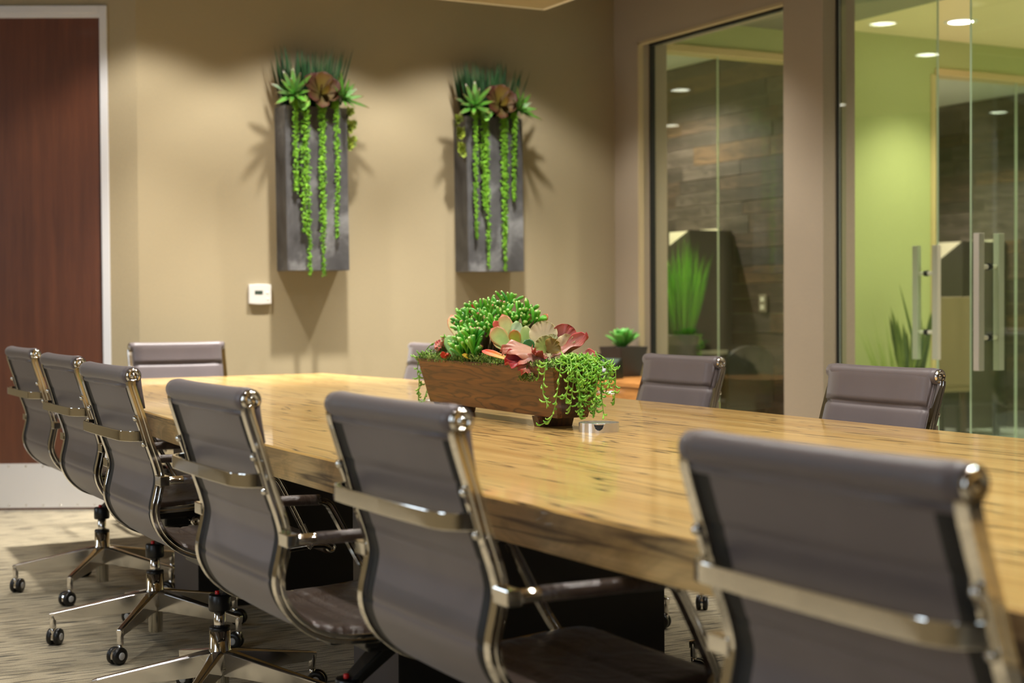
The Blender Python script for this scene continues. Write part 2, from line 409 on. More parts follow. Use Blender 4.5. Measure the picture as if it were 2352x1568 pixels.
for x in [.06+i*(W-.12)/9 for i in range(10)]:
    for z in (.036, .242):
        MM = TR((x, -.009, z), (-PI/2, 0, 0))
        if sc_src is None:
            s_ = MB(); s_.lathe([(.0, .003), (.004, .002), (.005, 0)][::-1], 8, close=False); sc_src = s_.build('screw', m_chrome, kp); sc_src.matrix_local = MM
        else: shared(sc_src, 'screw', kp, MM)
q = MB(); q.box(0, W, -.06, .0, 0, .011); q.build('threshold', m_brush, d1)
# remaining hidden walls of the room; the one behind the camera has windows to the daylight
b = MB(); b.box(-1.6, WX, -2.75, -2.6, 0, CEIL); struct(b.build('wall_front', m_dark))
b = MB(); wins = [(-1.5, -.5), (2.4, 3.5), (6.4, 7.4)]; ys = -2.75
for a0, a1 in wins: b.box(-1.75, -1.6, ys, a0, 0, CEIL); b.box(-1.75, -1.6, a0, a1, 0, .95); b.box(-1.75, -1.6, a0, a1, 2.4, CEIL); ys = a1
b.box(-1.75, -1.6, ys, 10.1, 0, CEIL); struct(b.build('wall_left', m_wall))
for k, (a0, a1) in enumerate(wins):
    w = struct(empty(f'window_{4+k}', (-1.6, a0, .95)))
    q = MB(); L = a1-a0; Hh = 1.45
    for bx in ((0, .05, 0, Hh), (L-.05, L, 0, Hh), (.05, L-.05, 0, .05), (.05, L-.05, Hh-.05, Hh), (L/2-.025, L/2+.025, .05, Hh-.05)): q.box(-.1, -.04, bx[0], bx[1], bx[2], bx[3])
    q.build('window_frame', m_frame, w)
    area('daylight', (-1.66, (a0+a1)/2, 1.675), (0, -PI/2, 0), Hh-.1, L-.1, 10, (.74, .87, 1))
# glazed wall: structure with an opening for the window and one for the doors
Yw0, Yw1, Zw = 6.355, 7.735, 2.655
Yd0, Yd1, Zd = 4.20, 6.04, 2.75
b = MB()
b.box(WX, WX2, Yw1, 8.14, 0, CEIL); b.box(WX, WX2, Yd1, Yw0, 0, CEIL); b.box(WX, WX2, -2.75, Yd0, 0, CEIL)
b.box(WX, WX2, Yw0, Yw1, Zw, CEIL); b.box(WX, WX2, Yw0, Yw1, 0, .12); b.box(WX, WX2, Yd0, Yd1, Zd, CEIL)
struct(b.build('wall_right', m_wallr))
def pane_box(y0, y1, z0, z1, x, th, name, mat, parent, M=None):
    """glass sheet in the y-z plane, polished rim as a second material"""
    p = MB(); p.box(x-th/2, x+th/2, y0, y1, z0, z1, M=M)
    p.mi = [1, 1, 1, 1, 0, 0]
    return p.build(name, [mat, m_gedge], parent)
w1 = struct(empty('window_1', (0, 0, 0)))
pane_box(Yw0+.01, Yw1-.01, .13, Zw-.012, 5.2, .01, 'pane', m_glass, w1)
g = MB()
for a in ((Yw1-.012, Yw1, .12, Zw), (Yw0, Yw0+.012, .12, Zw), (Yw0+.012, Yw1-.012, Zw-.014, Zw), (Yw0+.012, Yw1-.012, .12, .135)): g.box(5.183, 5.217, a[0], a[1], a[2], a[3])
g.build('gasket', m_gasket, w1)
g = MB()   # liner of the reveal, a lighter step in front of the glass
g.box(WX-.004, WX+.028, Yw1-.016, Yw1+.0, .12, Zw); g.box(WX-.004, WX+.028, Yw0, Yw1, Zw-.016, Zw)
g.build('reveal_trim', simple('reveal_paint', (168, 150, 116), .6), w1)
# glass doors
def bar_handle(parent, y, sgn=1):
    hd = MB()
    for s in (-1, 1): hd.box(s*.062-.017, s*.062+.017, y-.017, y+.017, .766, 1.386)
    ho = hd.build('pull_handle', m_satin, parent, bevel=.002)
    st = MB()
    for z in (.915, 1.235):
        st.lathe([(.011, -.045), (.011, .045)], 14, TR((0, y, z), (0, PI/2, 0)))
        st.lathe([(.016, -.012), (.016, .012)], 14, TR((0, y, z), (0, PI/2, 0)), mi=1)
    st.build('standoff', [m_ring, m_gasket], ho)
d2 = struct(empty('door_2', (5.2, Yd1-.006, 0), math.radians(103.2)))   # left leaf, standing open into the corridor
pane_box(-.9, 0, .01, 2.735, 0, .012, 'pane', m_glassd, d2)
bar_handle(d2, -.79)
q = MB()
for z0, z1 in ((.0, .06), (2.69, 2.74)): q.box(-.016, .016, -.14, -.0, z0, z1)
q.build('pivot_fitting', m_brush, d2)
d3 = struct(empty('door_3', (5.2, 5.131, 0), 0))                  # right leaf, closed
pane_box(-.9, 0, .01, 2.735, 0, .012, 'pane', m_glassd, d3)
bar_handle(d3, -.11)
g = MB(); g.box(5.185, 5.215, Yd1-.008, Yd1, 0, Zd); g.box(5.185, 5.215, Yd0, Yd0+.008, 0, Zd); struct(g.build('trim_1', m_gasket))
# corridor and the two offices behind it
PY = 8.10
b = MB(); b.box(WX2, 12.6, -3.2, PY+.02, COR_CEIL, COR_CEIL+.1); struct(b.build('ceiling_corridor', m_cceil))
b = MB(); b.box(WX2, 6.72, -3.2, PY, COR_SOF, COR_CEIL); struct(b.build('ceiling_soffit', m_soffit))
b = MB(); b.box(12.5, 12.6, -3.2, 11.8, 0, CEIL); struct(b.build('wall_corridor_end', m_wallc))
b = MB(); b.box(5.31, 12.5, -3.2, -3.1, 0, CEIL); struct(b.build('wall_corridor_front', m_wallc))
b = MB(); b.box(WX2, 12.5, PY, PY+.12, 2.74, CEIL); b.box(6.62, 7.86, PY, PY+.12, 0, 2.74); b.box(10.2, 12.5, PY, PY+.12, 0, 2.74)
struct(b.build('wall_corridor_back', m_wallc))
b = MB(); b.box(WX2, 6.62, PY-.014, PY+.13, 2.695, 2.74); b.box(7.86, 10.2, PY-.014, PY+.13, 2.695, 2.74)
b.box(7.82, 7.862, PY-.012, PY+.13, 0, 2.695); struct(b.build('trim_2', m_sill))
def xpane(x0, x1, z0, z1, y, name, parent):
    p = MB(); p.box(x0, x1, y-.006, y+.006, z0, z1); p.mi = [1, 1, 0, 0, 1, 1]
    return p.build(name, [m_glass, m_gedge], parent)
w2 = struct(empty('window_2', (0, 0, 0)))
xpane(WX2+.02, 5.988, .02, 2.695, PY+.04, 'pane', w2); xpane(5.993, 6.61, .02, 2.695, PY+.04, 'pane', w2)
w3 = struct(empty('window_3', (0, 0, 0)))
for x0, x1 in ((7.865, 8.70), (8.71, 9.45), (9.46, 10.19)): xpane(x0, x1, .02, 2.695, PY+.04, 'pane', w3)
b = MB(); b.box(WX2, 12.5, PY+.12, 11.8, OFF_CEIL, OFF_CEIL+.14); struct(b.build('ceiling_office', simple('office_ceiling', (214, 214, 206), .8)))
b = MB(); b.box(WX2, 12.5, 11.7, 11.8, 0, CEIL); struct(b.build('wall_office_back', m_wallc))
b = MB(); b.box(5.2, WX2, 8.14, 11.8, 0, CEIL); struct(b.build('wall_office_left', m_wallc))
b = MB(); b.box(6.66, 6.78, PY+.12, 11.7, 0, CEIL); struct(b.build('wall_office_middle', m_wallc))
b = MB(); b.box(10.12, 10.24, PY+.12, 11.7, 0, CEIL); struct(b.build('wall_office_right', m_wallc))
# reclaimed plank walls, each plank a piece
plank_m = []
for k, cset in enumerate([((54, 42, 36), (68, 53, 45), (84, 66, 56)), ((58, 50, 47), (72, 62, 58), (86, 76, 72)), ((66, 49, 36), (82, 61, 44), (100, 76, 54)), ((42, 35, 33), (54, 45, 42), (66, 55, 51))]):
    plank_m.append(grain_wood(f'plank_wood_{k}', 2.0, 16, 5.0, tuple(lin(c) for c in cset), lin((30, 24, 20)), .6, sharp=.35, amount=.6, axis=1, mask_lo=.35))
def plank_wall(name, x, y0, y1, z1, seed, dens):
    rr = random.Random(seed); w = struct(empty(name, (x, y0, 0)))
    z = 0; srcs = {}
    lens = [.5, .7, .9, 1.15]
    while z < z1-.02:
        h = (.095, .125, .105, .135)[rr.randrange(4)]; y = -rr.random()*.5
        while y < y1-y0:
            li = rr.randrange(4); L = lens[li]; mi = rr.choices(range(4), weights=dens)[0]
            a, c = max(y, 0), min(y+L, y1-y0)
            if c-a > .03:
                dep = .014+.007*rr.random(); full = (a == y and c == y+L and z+h <= z1)
                key = (li, mi, h) if full else None
                if key and key in srcs: shared(srcs[key], 'plank', w, Matrix.Translation((-dep, y, z)))
                else:
                    p = MB(); p.box(0, .03, a-y+.001, c-y-.001, .001, min(h, z1-z)-.001); o = p.build('plank', plank_m[mi], w); o.location = (-dep, y, z)
                    if key: srcs[key] = o
            y += L
        z += h
    return w
plank_wall('wall_planks', 6.645, PY+.125, 11.0, OFF_CEIL-.005, 3, (4, 3, 2, 3))
plank_wall('wall_planks_right', 10.105, PY+.125, 11.6, OFF_CEIL-.005, 5, (3, 6, 1, 4))

# ------------------------------------------------------------------ lamps as objects
def downlight(x, y, z, label, group, r=.085):
    t = empty('recessed_downlight', (x, y, z)); tag(t, label, 'ceiling light', group)
    q = MB(); q.lathe([(r*.80, -.001), (r*.86, -.008), (r*1.05, -.006), (r*1.12, 0)], 28, close=False); q.build('trim_ring', m_ring, t)
    q = MB(); q.lathe([(.0, -.003), (r*.80, -.003)], 28, close=False); q.build('lamp_lens', m_lamp if x > 5.2 else m_lampd, t)
    return t
for x, y in WASH: downlight(x, y, CEIL, 'warm recessed downlight washing the planter wall from above', 'wall washer downlights')
for x, y in CLOUD_DL: downlight(x, y, CLOUD, 'warm recessed downlight in the lowered ceiling panel', 'downlights over the table')
for x, y in SIDE_DL: downlight(x, y, CEIL, 'warm recessed downlight in the high ceiling beside the table', 'downlights beside the table')
for x, y in SOFFIT_FILL: downlight(x, y, COR_SOF, 'added round downlight in the soffit, lighting the glass wall jambs', 'added soffit downlights')
for x, y in AISLE_FILL: downlight(x, y, CEIL, 'added warm downlight in the high ceiling, brightening the glass wall and aisle', 'added downlights over the window aisle')
for i, (x, y) in enumerate(COR_DL):
    if i == 0: downlight(x, y, COR_CEIL, 'bright round downlight in the corridor ceiling above the glass doors', None, .1)
    else: downlight(x, y, COR_CEIL, 'round downlight further along the corridor ceiling', 'corridor downlights', .1)
for i, (x, y) in enumerate(OFF_DL): downlight(x, y, OFF_CEIL, 'round downlight in the office ceiling behind the corridor', 'office downlights')

# ------------------------------------------------------------------ conference table
TH = .74
near = [(1.31, .4), (1.27, 1.0), (1.244, 1.7), (1.234, 2.5), (1.238, 3.4), (1.255, 3.9), (1.29, 4.56), (1.33, 5.1), (1.39, 5.8), (1.43, 6.4), (1.475, 7.13)]
far = [(2.84, 7.18), (2.89, 6.6), (2.93, 6.2), (2.945, 5.4), (2.94, 4.7), (2.914, 3.96), (2.89, 3.4), (2.876, 2.8), (2.86, 1.6), (2.82, .4)]
nn = catmull([(x, y, 0) for x, y in near], 6); ff = catmull([(x, y, 0) for x, y in far], 6)
ol = [(p.x, p.y) for p in nn]+[(p.x, p.y) for p in ff]
tb = empty('conference_table', (2.07, 3.8, 0)); tag(tb, 'long conference table with a thick golden streaked wood slab top', 'table')
q = MB(); n = len(ol); ox, oy = 2.07, 3.8
ins = []
cx_, cy_ = sum(p[0] for p in ol)/n, sum(p[1] for p in ol)/n
def shrink(p, d): 
    return (p[0]+(d if p[0] < cx_ else -d), p[1]+(d if p[1] < cy_ else -d))
ringz = [(0, TH-.0725), (0, TH-.004), (.004, TH)]
vs = []
for d, z in ringz:
    for p in ol:
        pp = (p[0]+(d if p[0] < 2.07 else -d), p[1]+(d if p[1] < .6 else (-d if p[1] > 7 else 0))); vs.append((pp[0]-ox, pp[1]-oy, z))
fs = []; mi = []
for r_ in range(2):
    for i in range(n):
        j = (i+1) % n; fs.append((r_*n+i, r_*n+j, (r_+1)*n+j, (r_+1)*n+i)); mi.append(1 if r_ == 0 else 0)
fs.append(tuple(2*n+i for i in range(n))); mi.append(0); fs.append(tuple(reversed(range(n)))); mi.append(1)
q.v = vs; q.f = fs; q.mi = mi; q.sm = [False]*len(fs); q.build('tabletop', [m_table, m_tedge], tb)
for y0, y1 in ((1.82, 2.12), (3.546, 3.844), (5.262, 5.56)):
    q = MB(); q.box(1.6-ox, 2.42-ox, y0-oy, y1-oy, .0, TH-.0725)
    q.mi = [0, 0, 0, 0, 1, 0]; q.build('pedestal', [m_blackp, m_lead], tb, bevel=.003)  # chair-side face in a lighter tone, its lit look put into the colour

# ------------------------------------------------------------------ office chair
CW = .236
PROF = [(-.290, .893), (-.288, .878), (-.278, .845), (-.262, .795), (-.246, .74), (-.229, .69), (-.2215, .66), (-.2215, .64), (-.227, .612), (-.233, .585), (-.234, .563), (-.228, .54), (-.214, .514), (-.192, .49), (-.162, .470), (-.12, .456), (-.06, .45), (.03, .4515), (.11, .457), (.17, .461), (.205, .458), (.222, .448)]
def make_chair():
    root = empty('office_chair')
    prof = catmull([(0, y, z) for y, z in PROF], 9)
    n = len(prof); tang = [(prof[min(i+1, n-1)]-prof[max(i-1, 0)]).normalized() for i in range(n)]
    nrm = [Vector((0, -t.z, t.y)) for t in tang]       # points to the sitter: forward / up
    X = Vector((1, 0, 0))
    s = [0]
    for i in range(1, n): s.append(s[-1]+(prof[i]-prof[i-1]).length)
    def upper(o): o['lift'] = 1; return o
    # side rails
    sec = [(-.010, -.010), (.010, -.010), (.010, -.002), (.0085, -.0005), (.010, .001), (.010, .009), (-.010, .009)]
    for sx in (-1, 1):
        sg = [(a*sx, b_) for a, b_ in sec]
        q = MB(); q.sweep([p+X*sx*CW for p in prof], [(X, m_) for m_ in nrm], sg); upper(q.build('side_rail', m_chrome, root, bevel=.0012, seg=1))
    # padded sling with sewn cross seams
    hw = CW-.012; nx = 14; seams = [.085+.125*k for k in range(8)]
    q = MB(); vs = []; rows = []
    for i in range(n):
        d = min(abs(s[i]-a) for a in seams); g_ = math.exp(-(d/.0045)**2)
        e_ = min(1, .35+s[i]/.02)
        f_ = (.017-.006*g_)*e_; bk = (-.004+.0022*g_)
        dish = .004
        fr = [prof[i]+nrm[i]*(f_+.002-dish*(1-(2*k/nx-1)**2))+X*((2*k/nx-1)*hw) for k in range(nx+1)]
        br = [prof[i]+nrm[i]*(bk-dish*(1-(2*k/nx-1)**2))+X*((2*k/nx-1)*hw) for k in range(nx, -1, -1)]
        fr[0] -= nrm[i]*.005; fr[-1] -= nrm[i]*.005
        vs += fr+br
    k_ = 2*(nx+1)
    fs = []; mi = []
    zsplit = .535
    for i in range(n-1):
        for j in range(k_):
            jj = (j+1) % k_; fs.append((i*k_+j, i*k_+jj, (i+1)*k_+jj, (i+1)*k_+j))
            back = j > nx and j < k_-1; kk = j-nx-1
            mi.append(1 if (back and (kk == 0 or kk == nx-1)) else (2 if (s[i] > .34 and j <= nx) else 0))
    fs += [tuple(reversed(range(k_))), tuple((n-1)*k_+j for j in range(k_))]; mi += [0, 0]
    q.v = vs; q.f = fs; q.mi = mi; q.sm = [True]*len(fs)
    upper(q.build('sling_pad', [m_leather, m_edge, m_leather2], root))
    # top roll
    cy, cz_ = -.285, .905
    q = MB(); R0 = TR((0, cy, cz_), (0, PI/2, 0))
    prf = []
    for k in range(17):
        t = -1+k/8; prf.append((.0205+.0035*abs(t)**3-(.0035 if abs(t) == 1 else 0), t*.2385))
    q.lathe(prf, 28, R0); q.tube([(-.23, cy-.004, cz_-.024), (-.1, cy-.005, cz_-.026), (.1, cy-.005, cz_-.026), (.23, cy-.004, cz_-.024)], .007, 10)
    fa = [(cy+.002, cz_+.0205), (cy+.012, cz_+.018), (cy+.019, cz_+.011), (cy+.0225, cz_+.001), (cy+.024, cz_-.012), (cy+.0255, cz_-.028), (cy+.028, cz_-.046), (cy+.031, cz_-.064), (cy+.0335, cz_-.080), (cy+.026, cz_-.082), (cy+.014, cz_-.05), (cy-.004, cz_-.03), (cy-.006, cz_)]
    kf = len(fa)
    nxs = 8; vsf = [(-.222+.444*i/nxs, y+.002*(abs(2*i/nxs-1)**2-1)*(1 if j < 9 else 0), z) for i in range(nxs+1) for j, (y, z) in enumerate(fa)]
    q.add(vsf, [(i*kf+j, i*kf+(j+1) % kf, (i+1)*kf+(j+1) % kf, (i+1)*kf+j) for i in range(nxs) for j in range(kf)]+[tuple(range(kf)), tuple(nxs*kf+j for j in range(kf))], 0, True); upper(q.build('top_roll', m_leather, root))
    # end caps, top and seat front
    capm = None
    for (yy, zz) in ((cy, cz_), (.222, .448)):
        for sx in (-1, 1):
            q = MB(); rr = .0185 if zz > .6 else .013
            q.lathe([(rr*.95, -.010), (rr, -.008), (rr, .005), (rr*.80, .0095), (rr*.62, .010), (rr*.58, .0075), (rr*.30, .0075), (rr*.26, .0095), (.0005, .0095)], 24, TR((sx*(CW-.0015), yy, zz), (0, sx*PI/2, 0)), close=False)
            upper(q.build('end_cap', m_chrome, root))
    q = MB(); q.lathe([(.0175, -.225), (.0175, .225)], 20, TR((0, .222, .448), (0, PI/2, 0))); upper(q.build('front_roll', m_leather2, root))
    # chrome handle band across the back
    def yz(z): 
        for i in range(n-1):
            if prof[i].z >= z >= prof[i+1].z: return prof[i].y
        return prof[0].y
    zb = .758; y0 = yz(zb); pts = [(CW, y0-.008), (CW-.004, y0-.022), (CW-.014, y0-.038), (CW-.034, y0-.049), (CW-.06, y0-.053), (.10, y0-.055), (0, y0-.056)]
    pl = catmull([(x, y, zb) for x, y in pts], 5); pl = pl+[Vector((-p.x, p.y, p.z)) for p in reversed(pl[:-1])]
    fr = []
    for i in range(len(pl)):
        t = (pl[min(i+1, len(pl)-1)]-pl[max(i-1, 0)]).normalized(); fr.append((Vector((0, 0, 1)), t.cross(Vector((0, 0, 1)))))
    q = MB(); q.sweep(pl, fr, [(-.013, -.0035), (.013, -.0035), (.013, .0035), (-.013, .0035)]); hb = upper(q.build('handle_band', m_chrome, root, bevel=.0015, seg=2))
    for sx in (-1, 1):
        q = MB()
        bp = [Vector((sx*CW, yz(z)-.012, z)) for z in (.808, .79, .77, .75, .733)]
        fr = [(X, Vector((0, 1, -.3)).normalized())]*5
        q.sweep(bp, fr, [(-.006, -.003), (.006, -.003), (.006, .004), (-.006, .004)])
        for z in (.802, .739): q.lathe([(.0075, 0), (.0075, .004), (.005, .0075), (.0005, .009)], 14, TR((sx*CW, yz(z)-.012, z), (PI/2+.3, 0, 0)), close=False)
        q.build('bracket', m_chrome, hb)
    # arms
    for sx in (-1, 1):
        ax = CW+.034
        q = MB(); q.tube([(sx*ax, -.175, .650), (sx*ax, -.10, .650), (sx*ax, -.02, .650), (sx*ax, .045, .648)], .0118, 14)
        ar = upper(q.build('armrest', m_leather2, root))
        q = MB(); q.box(min(sx*CW, sx*(ax+.012)), max(sx*CW, sx*(ax+.012)), -.234, -.210, .638, .662)
        q.tube([(sx*ax, -.225, .650), (sx*ax, -.17, .650)], .0105, 14); q.build('arm_bracket', m_chrome, ar, bevel=.002)
        pth = catmull([(sx*ax, .04, .648), (sx*ax, .062, .640), (sx*ax, .078, .618), (sx*(ax-.004), .13, .52), (sx*(ax-.02), .156, .468), (sx*CW, .162, .459)], 5)
        fr = []
        for i in range(len(pth)):
            t = (pth[min(i+1, len(pth)-1)]-pth[max(i-1, 0)]).normalized(); A = Vector((1, 0, 0)); A = (A-t*A.dot(t)).normalized(); fr.append((A, t.cross(A)))
        q = MB(); q.sweep(pth, fr, [(-.011, -.007), (.011, -.007), (.011, -.002), (.009, 0), (.011, .002), (.011, .007), (-.011, .007)]); q.build('arm_bar', m_chrome, ar, bevel=.0012, seg=1)
    # seat spreader and tilt mechanism
    q = MB()
    for y in (-.05, .1): q.box(-CW, CW, y-.014, y+.014, .428, .444)
    q.build('seat_spreader', m_black, root, bevel=.003)['lift'] = 1
    q = MB(); bot = [(-.022, -.01, .282), (.022, -.01, .282), (.03, .13, .385), (-.03, .13, .385)]; top = [(-.024, -.005, .312), (.024, -.005, .312), (.04, .13, .43), (-.04, .13, .43)]
    q.hexa([Vector(v) for v in bot], [Vector(v) for v in top]); q.box(-.075, .075, -.07, .13, .40, .43); q.box(-.05, .05, .02, .16, .372, .405)
    mc = q.build('tilt_mechanism', m_black, root, bevel=.006)
    q = MB(); q.tube([(.05, .09, .395), (.14, .09, .398)], .006, 10); q.lathe([(.008, 0), (.016, .002), (.016, .018), (.012, .022), (.009, .018), (.0005, .018)], 18, TR((.14, .09, .398), (0, PI/2, 0)), close=False); q.build('tension_knob', m_chrome, mc)
    # column
    q = MB(); q.lathe([(.001, .314), (.026, .314), (.029, .311), (.029, .274), (.027, .270), (.001, .270)][::-1], 28, close=False); q.build('column_cap', m_black, root)
    q = MB(); q.lathe([(.006, .312), (.006, .3215), (.0045, .323), (.0005, .323)], 14, TR((.0, -.006, 0)), close=False); q.build('release_button', m_red, root)
    q = MB(); q.lathe([(.0155, .2), (.0155, .275)], 20); q.build('gas_lift', m_alu, root)
    q = MB(); q.lathe([(.0, .228), (.027, .228), (.028, .222), (.0275, .218)][::-1], 28, close=False, mi=1); q.lathe([(.022, .03), (.023, .032), (.023, .11), (.030, .115), (.030, .165), (.0275, .168), (.0275, .219)], 28); q.build('column_sleeve', [m_chrome, m_black], root)
    # five-arm base
    leg0 = cas0 = None
    for k in range(5):
        a = math.radians(19.5+72*k) + PI/2
        if leg0 is None:
            st = [(.012, .098, .168, .019), (.05, .098, .163, .0180), (.12, .092, .148, .0150), (.2, .087, .131, .0125), (.28, .083, .115, .011), (.315, .082, .108, .0108), (.329, .083, .104, .009)]
            pts = [Vector((r, 0, 0)) for r, *_ in st]; q = MB(); vs = []
            for r, z0, z1, w in st: 
                c_ = .35*w; vs += [Vector((r, -w*.62, z0)), Vector((r, w*.62, z0)), Vector((r, w, z1-c_)), Vector((r, w*.55, z1)), Vector((r, -w*.55, z1)), Vector((r, -w, z1-c_))]
            kk = 6; fs = [(i*kk+j, i*kk+(j+1) % kk, (i+1)*kk+(j+1) % kk, (i+1)*kk+j) for i in range(len(st)-1) for j in range(kk)]
            fs += [tuple(reversed(range(kk))), tuple((len(st)-1)*kk+j for j in range(kk))]
            q.add(vs, fs); q.lathe([(.0095, .056), (.010, .06), (.010, .096), (.009, .1)], 16, TR((.318, 0, 0)))
            leg0 = q.build('leg', m_alu, root, bevel=.0015, seg=2)
            leg0.rotation_euler = (0, 0, a)
        else:
            shared(leg0, 'leg', root, Matrix.Rotation(a, 4, 'Z'))
        sw = a + [2.2, .6, 1.2, 2.7, .2][k]
        MM = Matrix.Translation((.318*math.cos(a), .318*math.sin(a), 0)) @ Matrix.Rotation(sw, 4, 'Z')
        if cas0 is None:
            q = MB(); 
            arc = [Vector((-.014+.0215*math.cos(t), 0, .0265+.0215*math.sin(t))) for t in [PI*(-.1+1.2*i/12) for i in range(13)]]
            fr = [(Vector((0, 1, 0)), (p-Vector((-.014, 0, .0265))).normalized()) for p in arc]
            q.sweep(arc, fr, [(-.009, -.002), (.009, -.002), (.009, .002), (-.009, .002)]); q.lathe([(.008, .03), (.008, .062)], 12); q.lathe([(.005, -.02), (.005, .02)], 10, TR((-.014, 0, .0265), (PI/2, 0, 0)))
            cas0 = q.build('caster', m_alu, root); cas0.matrix_local = MM
            for sy in (-1, 1):
                q = MB(); q.lathe([(.0155, .0035), (.022, .0025), (.026, .006), (.0265, .010), (.0265, .015), (.025, .019), (.017, .0205), (.011, .0195)], 24, TR((-.014, 0, .0265), (-sy*PI/2, 0, 0)), close=False)
                q.lathe([(.0115, .0190), (.0115, .0215), (.009, .0225), (.0005, .0225)], 18, TR((-.014, 0, .0265), (-sy*PI/2, 0, 0)), mi=1, close=False); q.build('wheel', [m_black, m_grey], cas0)
        else:
            c = shared(cas0, 'caster', root, MM)
            for wq in cas0.children: shared(wq, 'wheel', c, wq.matrix_local.copy())
    return root
chair0 = make_chair()
def chair(first, x, y, face, lift, label, group, spin=0):
    o = chair0 if first else copy_tree(chair0)
    o.location = (x, y, 0); o.rotation_euler = (0, 0, face); tag(o, label, 'chair', group)
    return o, lift, spin
G1, G2 = 'near row of office chairs', 'far row of office chairs'
F = -PI/2        # local +y turned to world +x, towards the table
specs = [
 (1.404, 5.850, F, .003, 'farthest office chair of the near row, in front of the dark wooden door', G1),
 (1.332, 4.851, F, .003, 'second farthest chair of the near row, taupe back overlapping the dark wooden door edge', G1),
 (1.244, 3.905, F, .003, 'third chair from the door in the near row, taupe sling with chrome rails', G1),
 (1.189, 2.882, F, -.002, 'near row office chair directly left of the big blurred pair, fourth from the wooden door', G1),
 (1.267, 2.192, F, .001, 'large taupe office chair seen from behind just below the wooden planter', G1),
 (1.374, 1.298, F-.02, -.009, 'biggest nearest office chair at the lower right corner, strongly blurred', G1),
 (2.19, 7.285, PI-.05, -.026, 'office chair at the head of the table against the beige wall', None),
 (2.93, 6.70, PI/2, -.033, 'far side office chair mostly hidden behind the left end of the wooden planter', G2),
 (2.846, 4.478, PI/2-.03, -.033, 'far side office chair in front of the tall window and the potted succulent', G2),
 (2.726, 3.324, PI/2-.06, -.033, 'far side office chair in front of the glass doors', G2),
]
made = [chair(i == 0, *s_) for i, s_ in enumerate(specs)]
for i, (o, lift, spin) in enumerate(made):
    for ch in o.children:
        if ch.get('lift'): ch.location.z += lift

# ------------------------------------------------------------------ plants
def tint(c, k): return tuple(max(0, min(1, v*k)) for v in c)
def lerp(a, b, t): return tuple(x+(y-x)*t for x, y in zip(a, b))
def leaf_mesh(B, T, Nh, W, shape='paddle', bend=0, cup=.2, ruffle=0, freq=9, th=.003, c0=(.2, .4, .1), c1=None, edge=1.0, ce=None, nu=9, nv=6, curl=0, mb=None, seed=0):
    """leaf from base B to tip T; Nh = hint for the upper side. c0 base colour, c1 tip colour, ce margin colour"""
    B, T, Nh = Vector(B), Vector(T), Vector(Nh); L = (T-B).length; t = (T-B).normalized(); s_ = t.cross(Nh).normalized(); n_ = s_.cross(t)
    c1 = c1 or c0; ce = ce or c1
    def w(u):
        if shape == 'paddle': return W*min(1, (.16+1.15*u**.9))*math.sqrt(max(0, 1-u**5))*(.98)
        if shape == 'lance': return W*(.55+.9*u)*(1-u**2.2)
        if shape == 'fan':
            if u > .58: return W*math.sqrt(max(.0004, 1-((u-.58)/.42)**2))
            k = u/.58; return W*(.24+.76*k*k*(3-2*k))
        return W*math.sin(PI*min(1, .1+.9*u))
    top = []; cols = []
    for i in range(nu+1):
        u = i/nu if shape != 'fan' else 1-(1-i/nu)**1.6
        ww = w(u)
        for j in range(nv+1):
            v = -1+2*j/nv
            ed = max(abs(v)**3, u**5)
            th_ = math.atan2(v*ww/max(W, 1e-6), u-.42)
            ed2 = max(abs(v)**4, u**6) if shape == 'fan' else ed
            rf = ruffle*L*ed2*(math.sin(freq*th_+seed)+.45*math.sin(freq*1.9*th_+seed*2))*min(1, u*1.6)
            off = bend*L*u*u + cup*ww*v*v + rf + curl*L*ed*u
            p = B+t*(L*u)+s_*(ww*v)+n_*off
            top.append(p); cols.append(lerp(lerp(c0, c1, u), ce, min(1, edge*max(abs(v)**4*u, u**7))))
    bot = []
    for i in range(nu+1):
        for j in range(nv+1):
            v = -1+2*j/nv; k = i*(nv+1)+j; e_ = (1-abs(v)**3)*(1-(i/nu)**6)*.9+.1
            bot.append(top[k]-n_*th*e_)
    M_ = len(top); q = lambda i, j: i*(nv+1)+j
    fs = []
    for i in range(nu):
        for j in range(nv):
            fs.append((q(i, j), q(i, j+1), q(i+1, j+1), q(i+1, j))); fs.append((M_+q(i, j), M_+q(i+1, j), M_+q(i+1, j+1), M_+q(i, j+1)))
    for i in range(nu):
        for j in (0, nv): fs.append((q(i, j), q(i+1, j), M_+q(i+1, j), M_+q(i, j)))
    for j in range(nv):
        for i in (0, nu): fs.append((q(i, j), q(i, j+1), M_+q(i, j+1), M_+q(i, j)))
    m = mb or MB(); m.add(top+bot, fs, 0, True, cols+[tint(c, .9) for c in cols]); return m
def finger(B, T, r, c0, c1, ctip, bendv=(0, 0, 0), mb=None, flat=1.0):
    B, T = Vector(B), Vector(T); n_ = 8; bv = Vector(bendv)
    pts = [B+(T-B)*(i/n_)+bv*math.sin(PI*i/n_) for i in range(n_+1)]
    rs = [r*(.55+.55*min(1, (i/n_)*1.4)) * (1 if i < n_-1 else (.86 if i == n_-1 else .5)) for i in range(n_+1)]
    m = mb or MB(); m.tube(pts, rs, 8, col=lambda t: lerp(lerp(c0, c1, t), ctip, max(0, t-.86)/.14)); return m
G = lambda r, g, b_: lin((r, g, b_))

